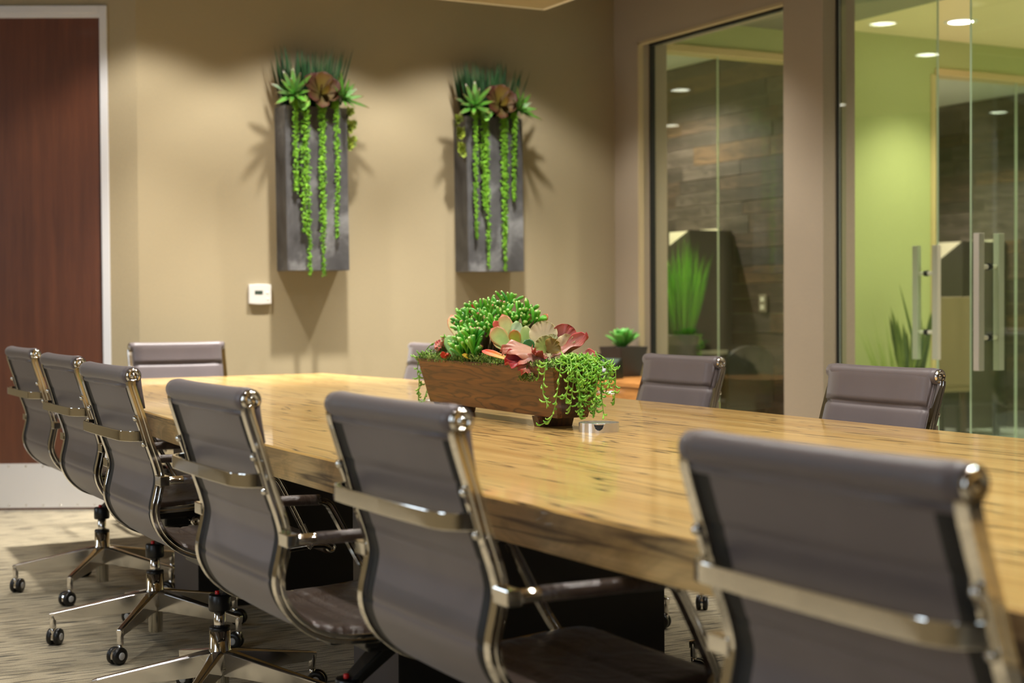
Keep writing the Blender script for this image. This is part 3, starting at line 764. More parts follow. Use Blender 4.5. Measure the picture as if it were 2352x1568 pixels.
# ---- wooden planter box on the table
PB = Matrix.Translation((2.1198, 3.9429, TH)) @ Matrix.Rotation(math.radians(-92.2445), 4, 'Z')
pb = empty('planter_box'); pb.matrix_world = PB; tag(pb, 'stained wooden trough planter full of succulents on the table', 'planter')
hl, hw_t, hb_, zb, zt, fl, tk = .4595, .0768, .0468, .0296, .1671, .0306, .016
def V(*a): return Vector(a)
for sy in (-1, 1):
    q = MB(); o1 = [V(-hl+fl, sy*hb_, zb), V(hl-fl, sy*hb_, zb), V(hl-fl, sy*(hb_-tk), zb), V(-hl+fl, sy*(hb_-tk), zb)]
    o2 = [V(-hl, sy*hw_t, zt), V(hl, sy*hw_t, zt), V(hl, sy*(hw_t-tk), zt), V(-hl, sy*(hw_t-tk), zt)]
    q.hexa(o1, o2); q.build('side_board', m_box, pb, bevel=.0015)
for sx in (-1, 1):
    q = MB(); e1 = tk
    o1 = [V(sx*(hl-fl)-sx*.001, -hb_+tk, zb), V(sx*(hl-fl)-sx*.001, hb_-tk, zb), V(sx*(hl-fl-e1), hb_-tk, zb), V(sx*(hl-fl-e1), -hb_+tk, zb)]
    o2 = [V(sx*hl-sx*.001, -hw_t+tk, zt), V(sx*hl-sx*.001, hw_t-tk, zt), V(sx*(hl-e1), hw_t-tk, zt), V(sx*(hl-e1), -hw_t+tk, zt)]
    q.hexa(o1, o2); q.build('end_board', m_boxd, pb, bevel=.001)
    q = MB(); x0 = sx*.30; x1 = sx*.335
    q.hexa([V(min(x0, x1), -.05, 0), V(max(x0, x1), -.05, 0), V(max(x0, x1), .05, 0), V(min(x0, x1), .05, 0)], [V(min(x0, x1), -.058, zb), V(max(x0, x1), -.058, zb), V(max(x0, x1), .058, zb), V(min(x0, x1), .058, zb)])
    q.build('foot', m_boxd, pb, bevel=.0015)
q = MB(); q.box(-hl+fl+.012, hl-fl-.012, -hb_+.014, hb_-.014, zb, zb+.012); q.build('bottom_board', m_boxd, pb)
q = MB(); q.box(-hl+.03, hl-.03, -hw_t+.026, hw_t-.026, .10, .150); q.build('soil', m_soil, pb)
# moss along the rim
def moss(name, x0, x1, y0, y1, z0, n_, parent, hgt=.022, seed=1, cols=None):
    rr = random.Random(seed); m = MB(); cs = cols or [G(92, 124, 42), G(124, 150, 60), G(70, 100, 38), G(150, 160, 84)]
    for _ in range(n_):
        x = rr.uniform(x0, x1); y = rr.uniform(y0, y1); hmp = .5+.5*mnoise.noise(Vector((x*22, y*22, seed)))
        z = z0+hgt*hmp*rr.random()
        a = rr.random()*2*PI; L = rr.uniform(.006, .014); el = rr.uniform(-.3, 1.2)
        d = Vector((math.cos(a)*math.cos(el), math.sin(a)*math.cos(el), math.sin(el)))*L; w = Vector((-math.sin(a), math.cos(a), 0))*.0011
        p = Vector((x, y, z)); mid = p+d*.6+Vector((0, 0, .002)); c = rr.choice(cs)
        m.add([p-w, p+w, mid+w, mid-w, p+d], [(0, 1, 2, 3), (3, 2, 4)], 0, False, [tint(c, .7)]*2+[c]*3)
    o = m.build(name, m_leafm, parent); o['kind'] = 'stuff'; return o
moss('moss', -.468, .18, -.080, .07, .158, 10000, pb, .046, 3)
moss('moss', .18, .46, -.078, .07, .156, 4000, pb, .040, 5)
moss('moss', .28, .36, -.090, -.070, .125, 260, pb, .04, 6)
# jade plants: thick finger leaves on short stems
def jade(parent, clusters, seed, r=.0050, L=(.028, .056), nlf=(10, 13), cols=None, trunk=None):
    rr = random.Random(seed); q = MB()
    for (cx, cy, cz2), base in clusters:
        q.tube(catmull([base, Vector(base)*.5+Vector((cx, cy, cz2))*.5+Vector((rr.uniform(-.01, .01), 0, -.004)), (cx, cy, cz2)], 3), .005, 7, col=G(74, 62, 40))
    st = q.build('jade_plant', m_leafm, parent)
    for (c_, base) in clusters:
        c_ = Vector(c_); ax = (c_-Vector(base)); ax.z = abs(ax.z)+.05; ax.normalize()
        u_ = ax.cross(Vector((.3, .9, .1))).normalized(); v_ = ax.cross(u_)
        for k in range(rr.randint(*nlf)):
            a = k*2.4+rr.random()*.5; sp = rr.uniform(.15, 1.25); d = (ax+(u_*math.cos(a)+v_*math.sin(a))*sp).normalized()
            l = rr.uniform(*L); b0 = c_-ax*rr.uniform(0, .022)
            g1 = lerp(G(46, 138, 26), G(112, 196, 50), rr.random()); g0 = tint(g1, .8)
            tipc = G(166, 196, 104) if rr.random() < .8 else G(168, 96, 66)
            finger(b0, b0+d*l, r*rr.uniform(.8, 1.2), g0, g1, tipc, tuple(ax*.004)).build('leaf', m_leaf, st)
    return st
J = []
for (x, y, z) in [(-.365, .03, .268), (-.375, .04, .285), (-.32, .03, .282), (-.355, .05, .300), (-.325, .055, .315), (-.25, .05, .318), (-.184, .05, .318), (-.11, .04, .322), (-.068, .04, .335), (-.025, .04, .335), (.055, .03, .305), (.078, .05, .31), (.12, .05, .29), (.045, .01, .285), (-.029, .01, .288), (-.087, .0, .288), (-.175, .01, .288), (-.223, 0, .268), (-.263, -.01, .258), (-.113, -.03, .252), (-.045, -.03, .258), (-.003, -.02, .262), (.02, 0, .298), (.085, .03, .285), (-.21, .03, .30), (-.28, .01, .235), (-.17, -.02, .24)]:
    J.append(((x, y, z), (-.12+(x+.12)*.3, y*.4, .15)))
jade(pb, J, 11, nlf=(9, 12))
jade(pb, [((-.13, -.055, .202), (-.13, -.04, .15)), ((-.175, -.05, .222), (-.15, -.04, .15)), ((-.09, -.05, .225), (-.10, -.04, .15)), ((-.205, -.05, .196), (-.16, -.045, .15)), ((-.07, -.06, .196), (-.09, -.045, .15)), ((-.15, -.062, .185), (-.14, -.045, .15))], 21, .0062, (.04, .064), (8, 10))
# paddle plant
pp = MB(); pp.tube([(.09, 0, .14), (.1, -.005, .19), (.11, -.01, .215)], .007, 8, col=G(150, 160, 90)); pad = pp.build('paddle_plant', m_leafm, pb)
PG, PY_, PR, PW = G(156, 190, 110), G(206, 208, 140), G(206, 84, 66), G(186, 206, 172)
def pl(B, T, Nh, W, c0, c1, ce, parent=None, **k):
    o = leaf_mesh(B, T, Nh, W, 'paddle', c0=c0, c1=c1, ce=ce, th=.004, nu=10, nv=8, **k).build('leaf', m_leaf, parent or pad); return o
fN = (.85, -.5, .25)     # paddle leaves show their faces to the open end of the room
pl((.088, -.001, .20), (.063, -.031, .308), fN, .024, PY_, lerp(PG, PY_, .6), PR, cup=.15)
pl((.1, -.01, .2), (.073, -.071, .267), fN, .029, PG, lerp(PG, PY_, .3), PR, cup=.12)
pl((.098, .007, .2), (.09, .001, .289), fN, .021, PW, PW, PG, cup=.2)
pl((.107, .019, .2), (.11, .023, .275), fN, .018, PG, PG, PY_, cup=.15)
pl((.112, -.004, .2), (.118, -.022, .264), fN, .020, G(150, 176, 60), G(170, 170, 60), PR, cup=.2)
pl((.096, -.015, .195), (.076, -.065, .236), (.6, -.5, .6), .018, PG, PG, PR, cup=.12, bend=-.05)
pl((.05, -.01, .24), (.031, -.043, .288), fN, .014, G(170, 90, 60), G(190, 80, 60), PR)
pl((.075, .041, .235), (.081, .065, .301), fN, .028, PG, PY_, PR, cup=.2)
pl((.09, .07, .262), (.103, .097, .307), (.6, -.7, .3), .014, PG, G(190, 150, 90), PR, cup=.3)
pl((-.36, .045, .20), (-.455, .04, .304), fN, .027, PY_, lerp(PY_, PG, .3), PR, cup=.15)
pl((-.33, .055, .28), (-.306, .055, .339), fN, .02, G(160, 110, 70), PR, PR)
pl((-.29, -.02, .165), (-.342, -.02, .241), fN, .024, G(92, 140, 62), G(104, 154, 78), G(130, 160, 80), cup=.15)
pl((.225, -.075, .178), (.09, -.108, .202), (.3, -.5, .8), .013, G(176, 184, 76), G(222, 66, 38), G(212, 46, 36), cup=.4, bend=.02)
pl((-.08, -.05, .17), (-.093, -.088, .188), (.4, -.4, 1), .012, G(200, 180, 50), G(214, 190, 60), G(214, 150, 60), cup=.3)
# ruffled echeveria
ec = MB(); ec.tube([(.295, -.0, .14), (.297, .0, .2)], .010, 10, col=G(176, 170, 130)); ech = ec.build('ruffled_echeveria', m_leafm, pb)
MV, CR, GC, RB, PK, OL = G(172, 150, 132), G(208, 200, 150), G(150, 168, 92), G(124, 70, 62), G(172, 122, 104), G(132, 116, 62)
def rl(B, T, Nh, W, c0, c1, ce, **k):
    k.setdefault('ruffle', .05); k.setdefault('freq', 9); k.setdefault('cup', .2)
    return leaf_mesh(B, T, Nh, W, 'fan', c0=c0, c1=c1, ce=ce, th=.003, nu=18, nv=30, **k).build('leaf', m_leaf, ech)
fE = (.88, -.45, .12); fU = (.6, -.3, .8)
rl((.272, .002, .20), (.264, -.007, .289), fE, .040, CR, MV, CR, ruffle=.035, freq=13, seed=1)
rl((.294, -.005, .2), (.301, -.029, .246), (.8, -.4, .5), .031, GC, GC, CR, ruffle=.05, freq=11, seed=2)
rl((.286, .01, .205), (.292, .014, .253), fE, .020, G(160, 178, 128), G(186, 196, 150), CR, ruffle=.06, freq=11, seed=3)
rl((.285, .025, .2), (.3, .065, .276), fE, .037, RB, G(154, 88, 78), G(180, 74, 66), ruffle=.06, freq=8, seed=4)
rl((.301, -.009, .195), (.247, -.122, .226), (.5, -.25, .85), .036, lerp(PK, CR, .2), PK, G(180, 96, 70), ruffle=.07, freq=8, seed=5, bend=.06, curl=-.2)
rl((.296, -.03, .19), (.275, -.128, .176), (.6, -.2, .7), .032, G(150, 60, 62), G(150, 50, 56), G(176, 52, 50), ruffle=.10, freq=7, seed=6, bend=-.1, curl=.15)
rl((.308, -.02, .19), (.318, -.100, .160), (.6, -.3, .7), .036, PK, G(190, 124, 106), G(186, 72, 56), ruffle=.10, freq=8, seed=7, bend=-.15)
rl((.305, -.011, .19), (.330, -.07, .192), (.5, -.3, .8), .028, RB, G(150, 70, 62), G(186, 70, 60), ruffle=.12, freq=7, seed=14, bend=.1, curl=.2)
rl((.297, -.005, .2), (.327, .01, .235), (.8, -.4, .35), .026, OL, OL, G(190, 150, 70), ruffle=.10, freq=8, seed=8)
rl((.297, .02, .198), (.332, .059, .242), (.8, -.4, .4), .030, lerp(PK, CR, .5), lerp(PK, CR, .4), CR, ruffle=.09, freq=8, seed=9)
rl((.305, .0, .19), (.368, .092, .232), (.5, -.25, .85), .028, PK, G(164, 100, 88), G(190, 60, 60), ruffle=.06, freq=7, seed=10, bend=.1, curl=.12)
rl((.313, .04, .188), (.382, .103, .190), (.5, -.2, .85), .028, RB, lerp(PK, RB, .5), G(190, 66, 62), ruffle=.08, freq=8, seed=11)
leaf_mesh((.265, -.025, .19), (.254, -.054, .237), fE, .02, 'paddle', c0=G(44, 92, 44), c1=G(50, 104, 50), th=.004).build('leaf', m_leaf, ech)
# small pink frilly plant at the left end
fr_ = MB(); fr_.tube([(-.36, -.01, .15), (-.372, -.018, .19)], .005, 8, col=G(190, 190, 150)); frp = fr_.build('small_frilly_succulent', m_leafm, pb)
for k, (T, cc, W_) in enumerate([((-.418, -.028, .221), G(196, 84, 84), .016), ((-.385, -.015, .236), G(206, 190, 150), .014), ((-.340, -.03, .226), G(200, 116, 90), .018), ((-.352, -.06, .204), G(214, 204, 176), .014), ((-.335, -.055, .200), G(156, 172, 106), .016)]):
    leaf_mesh((-.374, -.018, .185), T, fE, W_, 'fan', c0=G(176, 180, 130), c1=cc, ce=G(206, 80, 76), ruffle=.10, freq=8, th=.003, nu=10, nv=14, seed=k).build('leaf', m_leaf, frp)
for k, (B_, T) in enumerate([((-.25, -.07, .17), (-.24, -.088, .192)), ((-.24, -.065, .17), (-.215, -.08, .188))]):
    leaf_mesh(B_, T, fE, .010, 'fan', c0=G(210, 90, 60), c1=G(214, 66, 52), ruffle=.10, freq=7, th=.003, nu=8, nv=10, seed=k).build('leaf', m_leaf, frp)
# trailing strands with banana-shaped leaves
def strand(path, parent, seed, dens=1.0, leafL=.019, bright=1.0):
    rr = random.Random(seed); pts = catmull(path, 6); q = MB()
    gs = tint(G(120, 160, 56), bright)
    q.tube(pts, .0014, 5, col=gs)
    s_ = 0; nxt = .0
    for i in range(1, len(pts)):
        s_ += (pts[i]-pts[i-1]).length
        while s_ > nxt:
            nxt += .011/dens
            a = rr.random()*2*PI; d = Vector((math.cos(a), math.sin(a), rr.uniform(-1.1, .5))).normalized()
            L = leafL*rr.uniform(.55, 1.3); c = lerp(G(96, 172, 42), G(168, 220, 84), rr.random()); c = tint(c, bright)
            upv = Vector((0, 0, 1)); p0 = pts[i]
            side = d.cross(upv).normalized()*L*rr.uniform(-.15, .15)
            pp_ = [p0, p0+d*L*.28-upv*L*.16+side, p0+d*L*.62-upv*L*.17+side, p0+d*L*.88+upv*L*.02, p0+d*L*.95+upv*L*.2]
            q.tube(pp_, [.0012, .0024, .0027, .0018, .0004], 6, col=lambda t, c=c: lerp(tint(c, .8), c, t))
    o = q.build('trailing_strand', m_leaf, parent); return o
rr = random.Random(5)
for k in range(24):
    y0 = rr.uniform(-.03, .075); x0 = rr.uniform(.40, .455); yo = y0*1.25+rr.uniform(-.015, .02); dn = rr.choice([.05, .07, .09, .10, .11, .12, .125])
    strand([(x0-.05, y0*.5, .168), (x0, y0*.8, .19+rr.random()*.012), (hl+.012+rr.random()*.015, yo, .168), (hl+.02+rr.uniform(-.005, .02), yo+rr.uniform(-.01, .012), .14), (hl+.012+rr.uniform(-.005, .02), yo+rr.uniform(-.012, .012), .167-dn)], pb, 100+k, 1.35)
strand([(.42, -.03, .17), (.46, -.05, .185), (.475, -.065, .14), (.462, -.07, .07), (.455, -.08, .032), (.442, -.092, .02), (.43, -.1, .013)], pb, 131, 1.0)
strand([(.40, -.05, .175), (.435, -.082, .178), (.437, -.090, .14), (.43, -.090, .10), (.455, -.092, .075), (.46, -.095, .06)], pb, 132, .9)
strand([(.38, -.055, .17), (.40, -.083, .172), (.402, -.088, .155), (.40, -.088, .135)], pb, 133, .5)
for k, pth in enumerate([[(-.36, 0, .17), (-.42, -.03, .215), (-.46, -.05, .185), (-.475, -.06, .13), (-.478, -.065, .07), (-.470, -.07, .03)],
                         [(-.38, -.02, .17), (-.44, -.05, .185), (-.482, -.06, .165), (-.487, -.065, .12), (-.476, -.06, .08), (-.485, -.07, .05)],
                         [(-.40, .02, .17), (-.46, .0, .18), (-.485, -.02, .15), (-.48, -.03, .09), (-.468, -.045, .05), (-.44, -.07, .026)],
                         [(-.37, -.01, .17), (-.37, -.02, .215), (-.375, -.02, .245)], [(-.36, 0, .17), (-.355, -.01, .22), (-.35, -.02, .24)], [(-.42, -.04, .17), (-.47, -.065, .17), (-.505, -.075, .172)]]):
    strand(pth, pb, 150+k, 1.0)

# ---- steel planters on the wall
def wall_planter(x0, x1, flip, label, strands, seed):
    yf = 7.835; zb_, zt_ = 1.272, 2.165; w = x1-x0
    root = empty('wall_planter', (x0, BY, zb_)); tag(root, label, 'wall planter', 'steel wall planters'); root.rotation_euler = (0, -.008, 0)
    dep = BY-yf; h_ = zt_-zb_
    q = MB(); q.box(.003, w-.003, -dep+.003, -.001, 0, .004); q.box(.003, w-.003, -.005, -.001, .004, h_); q.build('back_panel', m_steel, root)
    q = MB(); q.box(0, w, -dep, -dep+.003, 0, h_); q.build('front_panel', m_steel, root, bevel=.001)
    for xx in (0, w-.003): q = MB(); q.box(xx, xx+.003, -dep+.003, 0, 0, h_); q.build('side_panel', m_steel, root, bevel=.0008)
    q = MB(); q.box(.004, w-.004, -dep+.004, -.006, h_-.06, h_-.03); q.build('soil', m_soil, root)
    rr = random.Random(seed)
    # spiky grass
    q = MB()
    for k in range(150):
        bx = rr.uniform(.04, w-.04); by = rr.uniform(-dep+.04, -.03); L = rr.uniform(.24, .37); sp = (bx/w-.5)*1.1+rr.uniform(-.15, .15)
        T = Vector((bx+L*sp*.55, by+rr.uniform(-.07, .012), h_-.03+L)); 
        if T.y > -.012: T.y = -.012
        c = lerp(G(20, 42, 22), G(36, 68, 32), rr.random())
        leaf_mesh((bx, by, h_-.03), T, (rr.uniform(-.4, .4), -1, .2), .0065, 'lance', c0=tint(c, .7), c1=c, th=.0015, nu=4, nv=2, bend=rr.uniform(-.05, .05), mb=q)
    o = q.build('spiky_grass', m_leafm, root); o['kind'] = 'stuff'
    # agave-like rosettes at both sides
    def rosette(name, c_, leaves, colA, colB, W, sh='lance', L=.12, tipc=None, axis=(0, -1, .45), sp=(.4, 1.6), cup=.25):
        st = MB(); st.tube([Vector(c_)+Vector((0, .03, -.03)), c_], .006, 6, col=tint(colA, .8)); s0 = st.build(name, m_leafm, root)
        ax = Vector(axis).normalized(); u_ = ax.cross(Vector((0, 0, 1))).normalized(); v_ = ax.cross(u_)
        for k in range(leaves):
            t = (k+.5)/leaves; a = k*2.39996+rr.random()*.2; s1 = sp[0]+(sp[1]-sp[0])*t
            d = (ax+(u_*math.cos(a)+v_*math.sin(a))*s1).normalized(); l = L*(.45+.6*t)*rr.uniform(.9, 1.1)
            T = Vector(c_)+d*l
            if T.y > -.012: T.y = -.012
            c = lerp(colA, colB, rr.random())
            leaf_mesh(c_, T, ax-d*ax.dot(d)*.9, W*(.6+.4*t), sh, c0=c, c1=lerp(c, tipc, .25) if tipc else c, ce=tipc or c, th=.003, nu=6, nv=4, cup=cup).build('leaf', m_leaf, s0)
        return s0
    g1, g2 = G(36, 92, 24), G(70, 138, 38)
    rosette('agave', (.05, -dep-.01, h_+.06), 17, g1, g2, .02, L=.16, tipc=G(84, 44, 36), axis=(-.35, -.8, .5), sp=(.4, 2.3))
    rosette('agave', (w-.03, -dep-.01, h_+.05), 17, g1, g2, .02, L=.16, tipc=G(84, 44, 36), axis=(.4, -.8, .5), sp=(.4, 2.3))
    # dark red aeonium in the middle
    st = MB(); cc = Vector((w*.56, -dep-.02, h_+.07)); st.tube([(w*.56, -dep+.04, h_-.03), cc], .008, 7, col=G(70, 50, 30)); ae = st.build('dark_aeonium', m_leafm, root)
    DR, DO = G(48, 12, 12), G(84, 62, 18)
    for (dx, dy, dz, W, kc) in [(-.10, -.02, .085, .055, 0), (.02, -.01, .12, .06, .7), (.10, -.03, .06, .05, .2), (.085, -.05, -.02, .05, .55), (-.02, -.06, -.085, .05, .35), (-.09, -.05, -.03, .05, .05), (-.05, .0, .11, .05, .0), (.03, -.075, .02, .035, .9), (-.025, -.07, .03, .03, .8)]:
        c = lerp(DR, DO, kc); leaf_mesh(cc, cc+Vector((dx, dy, dz)), (0, -1, .35), W, 'paddle', c0=lerp(c, G(74, 92, 24), .3), c1=c, ce=DR, th=.005, nu=8, nv=6, cup=.25).build('leaf', m_leafm, ae)
    # green rosettes
    rosette('green_rosette', (.085 if not flip else .10, -dep-.035, h_+.0), 13, G(72, 116, 42), G(118, 164, 66), .026, 'paddle', .055, axis=(-.1, -1, .3), sp=(.2, 1.5), cup=.4)
    ex = w+.025 if not flip else -.035
    for k, (dz, sz) in enumerate([(-.02, .040), (-.10, .056), (-.195, .064)]):
        px = ex+(-.004 if not flip else .012)*k
        rosette('small_rosette', (px, -dep*.75, h_+dz), 13, G(96, 112, 30), G(136, 148, 50), sz*.38, 'paddle', sz, axis=(.15 if not flip else -.1, -1, .2), sp=(.2, 1.7), cup=.4)
    q = MB(); q.tube(catmull([(w-.03 if not flip else .03, -dep*.7, h_-.02), (ex*.6+w*.4 if not flip else ex*.6, -dep*.75, h_-.0), (ex, -dep*.7, h_-.03), (ex, -dep*.7, h_-.12), (ex, -dep*.7, h_-.195)], 4), .004, 6, col=G(80, 80, 40)); q.build('stem', m_leafm, root)
    # hanging strands
    for (sx, z_end, wd_, extra) in strands:
        q = MB(); top = h_+.01; path = catmull([(sx, -dep+.03, top-.03), (sx, -dep-.005, top+.015), (sx+rr.uniform(-.004, .004), -dep-.022, top-.03), (sx+rr.uniform(-.006, .006), -dep-.02, (top+z_end)/2), (sx+rr.uniform(-.006, .006), -dep-.018, z_end)], 16)
        q.tube(path, .003, 5, col=G(90, 130, 40))
        for i in range(4, len(path)):
            t = i/len(path); p = path[i]
            for k in range(7):
                a = rr.random()*2*PI; ww = wd_*(1 if t < .8 else 1-.55*(t-.8)/.2)
                d = Vector((math.cos(a)*ww, -abs(math.sin(a))*ww*.7, rr.uniform(-.022, .022)))
                c = p+d*rr.uniform(.3, 1); s1 = rr.uniform(.006, .010); g_ = lerp(G(70, 116, 20), G(116, 164, 44), rr.random())
                ax = Vector((rr.uniform(-1, 1), rr.uniform(-1, .3), rr.uniform(-1, .4))).normalized()*s1*1.5; u_ = ax.orthogonal().normalized()*s1*.62; v_ = ax.cross(u_).normalized()*s1*.62
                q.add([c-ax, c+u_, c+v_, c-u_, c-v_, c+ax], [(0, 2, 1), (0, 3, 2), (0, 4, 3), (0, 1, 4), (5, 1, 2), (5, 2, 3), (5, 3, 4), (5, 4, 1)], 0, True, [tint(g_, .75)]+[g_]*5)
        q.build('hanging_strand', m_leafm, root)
    return root
wall_planter(2.896, 3.257, False, 'left steel wall planter, above the white thermostat, with trailing green strands',
             [(.052, .435, .018, 0), (.10, .22, .026, 0), (.118, -.02, .018, 0), (.205, .24, .024, 0), (.203, -.01, .018, 0), (.285, .19, .017, 0)], 31)
wall_planter(3.995, 4.362, True, 'right steel wall planter nearer to the tall window with trailing green strands',
             [(.05, .19, .016, 0), (.098, .37, .022, 0), (.118, .03, .016, 0), (.225, .02, .022, 0), (.232, .16, .022, 0), (.30, .42, .018, 0)], 47)

# ------------------------------------------------------------------ thermostat
t = empty('thermostat', (2.79, BY, 1.145)); tag(t, 'white wall thermostat below the left steel planter', 'thermostat')
q = MB(); ol2 = []
for k in range(9): ol2.append((-.063+.126*k/8, .052+.004*math.sin(PI*k/8)))
for k in range(9): ol2.append((.063-.126*k/8, -.052-.004*math.sin(PI*k/8)))
n = len(ol2); q.add([(x, -.001, z) for x, z in ol2]+[(x, -.024, z) for x, z in ol2], [tuple(range(n)), tuple(n+i for i in reversed(range(n)))]+[(i, (i+1) % n, n+(i+1) % n, n+i) for i in range(n)])
q.build('housing', m_white, t, bevel=.004)
q = MB(); q.box(-.032, .013, -.0255, -.0235, .0, .020); q.build('display', m_lcd, t)
for z, s_ in ((.008, 1), (-.026, .75)):
    q = MB(); q.lathe([(.0065*s_, 0), (.0065*s_, .0022), (.005*s_, .003), (.0003, .003)], 16, TR((.040, -.0235, z), (PI/2, 0, 0)), close=False); q.build('button', m_faint, t)

# ------------------------------------------------------------------ coaster holders on the table
def coaster(x, y, rz, label):
    t = empty('coaster_holder', (x, y, TH), rz); tag(t, label, 'coaster holder', 'coaster holders')
    q = MB(); seg = 72; R, Ri, Hh = .053, .049, .024
    # ring with a half-round notch at local -y
    vs = []; 
    for i in range(seg):
        a = 2*PI*i/seg; da = (a-1.5*PI+PI) % (2*PI)-PI; s_ = da*R; 
        cut = .014**2-s_**2; zt2 = Hh-(math.sqrt(cut)*1.3 if cut > 0 else 0)
        for r_ in (R, Ri):
            vs.append((r_*math.cos(a), r_*math.sin(a), 0)); vs.append((r_*math.cos(a), r_*math.sin(a), zt2))
    fs = []
    for i in range(seg):
        j = (i+1) % seg; A, B_ = i*4, j*4
        fs += [(A, B_, B_+1, A+1), (A+2, A+3, B_+3, B_+2), (A+1, B_+1, B_+3, A+3), (A, A+2, B_+2, B_)]
    q.add(vs, fs, 0, False); q.lathe([(.0, .002), (Ri, .002)], 40, close=False); q.build('holder_ring', m_brush, t)
    for k in range(5):
        c = MB(); z = .0025+k*.0044; c.lathe([(.001, z), (.0465, z), (.047, z+.0006), (.047, z+.0030), (.0465, z+.0036), (.001, z+.0036)], 40, close=False); c.build('coaster', m_black if k < 4 else m_brush, t)
    return t
coaster(2.118, 3.405, math.atan2(-2.118, 3.405)*-1*0-.56, 'round steel coaster holder in front of the right end of the wooden planter')
coaster(2.185, 4.535, -.3, 'round steel coaster holder half hidden behind the left end of the wooden planter')

# ------------------------------------------------------------------ credenza, phone and pot in the corner
cr = empty('credenza', (4.82, 7.42, 0)); tag(cr, 'low honey wood credenza in the corner under the tall window', 'credenza')
CXa, CXb, CYa, CYb = -.24, .24, -.52, .53
q = MB(); q.box(CXa+.018, CXb, CYa, CYb, .06, .62); q.build('body', m_cred, cr)
q = MB(); q.box(CXa-.006, CXb, CYa-.01, CYb+.005, .62, .645); q.build('top', m_cred, cr, bevel=.002)
q = MB(); q.box(CXa+.05, CXb-.02, CYa+.03, CYb-.03, 0, .06); q.build('plinth', m_blackp, cr)
for k in range(2):
    y0 = CYa+.004+k*.523; 
    for z0, z1 in ((.445, .612), (.065, .44)):
        q = MB(); q.box(CXa, CXa+.018, y0+.002, y0+.517, z0, z1); dr = q.build('drawer' if z0 > .3 else 'door', m_cred, cr, bevel=.002)
        q = MB(); zc = .582 if z0 > .3 else .40; yc = y0+.26+(.11 if z0 > .3 else 0)
        q.tube([(CXa-.03, yc-.13, zc), (CXa-.03, yc+.13, zc)], .008, 12)
        for yy in (yc-.1, yc+.1): q.tube([(CXa-.03, yy, zc), (CXa, yy, zc)], .005, 8)
        q.build('handle', m_brush, dr)
pt = empty('potted_succulent', (4.965, 7.70, .645), math.radians(-8)); tag(pt, 'green leafy succulent in a square dark tapered pot on the credenza', 'potted plant')
def taper_pot(parent, b0, b1, h_, mat, wall=.008):
    q = MB(); sq = lambda s_, z: [V(-s_, -s_, z), V(s_, -s_, z), V(s_, s_, z), V(-s_, s_, z)]
    rings = [sq(b0, 0), sq(b1, h_), sq(b1-wall, h_), sq(b1-wall-.004, h_-.03)]
    vs = [v for r_ in rings for v in r_]; fs = [(3, 2, 1, 0)]
    for r_ in range(3): fs += [(r_*4+i, r_*4+(i+1) % 4, r_*4+4+(i+1) % 4, r_*4+4+i) for i in range(4)]
    fs.append((12, 13, 14, 15)); q.add(vs, fs); q.build('pot', mat, parent, bevel=.003)
taper_pot(pt, .072, .105, .18, m_pot)
pt.rotation_euler = (0, 0, math.radians(6))
q = MB(); q.lathe([(.0, .165), (.09, .160)], 16, close=False); q.build('soil', m_soil, pt)
rr = random.Random(9); q = MB(); q.tube([(0, 0, .155), (0, 0, .19)], .01, 8, col=G(80, 110, 50)); s0 = q.build('rosette', m_leafm, pt)
for k in range(15):
    a = k*2.39996; t_ = (k+.5)/15; d = Vector((math.cos(a)*(.25+t_*.62), math.sin(a)*(.25+t_*.62), 1.05-t_*.5)).normalized(); l = .125+.015*t_
    leaf_mesh((0, 0, .172), Vector((0, 0, .172))+d*l, Vector((0, 0, 1.2))-d*.4, .034, 'paddle', c0=G(60, 120, 40), c1=lerp(G(84, 160, 60), G(124, 196, 96), rr.random()), th=.004, nu=7, nv=5, cup=.3).build('leaf', m_leaf, s0)
leaf_mesh((-.03, -.02, .168), (-.125, -.05, .205), (0, -.3, 1), .022, 'paddle', c0=G(60, 120, 40), c1=G(80, 140, 60), th=.004, nu=7, nv=5, cup=.4).build('leaf', m_leaf, s0)
moss('moss', -.085, .085, -.085, .085, .160, 500, pt, .012, 8)
ph = empty('desk_phone', (4.70, 7.52, .645), math.radians(-60)); tag(ph, 'black desk phone on the credenza behind the wooden planter', 'phone')
q = MB(); q.hexa([V(-.09, -.10, 0), V(.09, -.10, 0), V(.09, .10, 0), V(-.09, .10, 0)], [V(-.09, -.10, .025), V(.09, -.10, .025), V(.09, .085, .12), V(-.09, .085, .12)]); q.build('base', m_black, ph, bevel=.004)
q = MB(); TM = Matrix.Translation((0, 0, .075)) @ Matrix.Rotation(.472, 4, 'X'); q.box(-.088, -.045, -.1, .1, .006, .03, M=TM); q.box(-.086, -.047, -.1, -.06, -.01, .03, M=TM); q.box(-.086, -.047, .06, .1, -.01, .03, M=TM); q.build('handset', m_black, ph, bevel=.006)
q = MB(); q.box(-.03, .08, .03, .085, .0, .004, M=TM); q.build('screen', m_lcd, ph)
key = None
for r_ in range(4):
    for c in range(3):
        MM = TM @ Matrix.Translation((-.02+c*.028, .012-r_*.022, 0))
        if key is None: q = MB(); q.box(-.010, .010, -.007, .007, -.002, .004); key = q.build('key', m_grey, ph); key.matrix_local = MM
        else: shared(key, 'key', ph, MM)

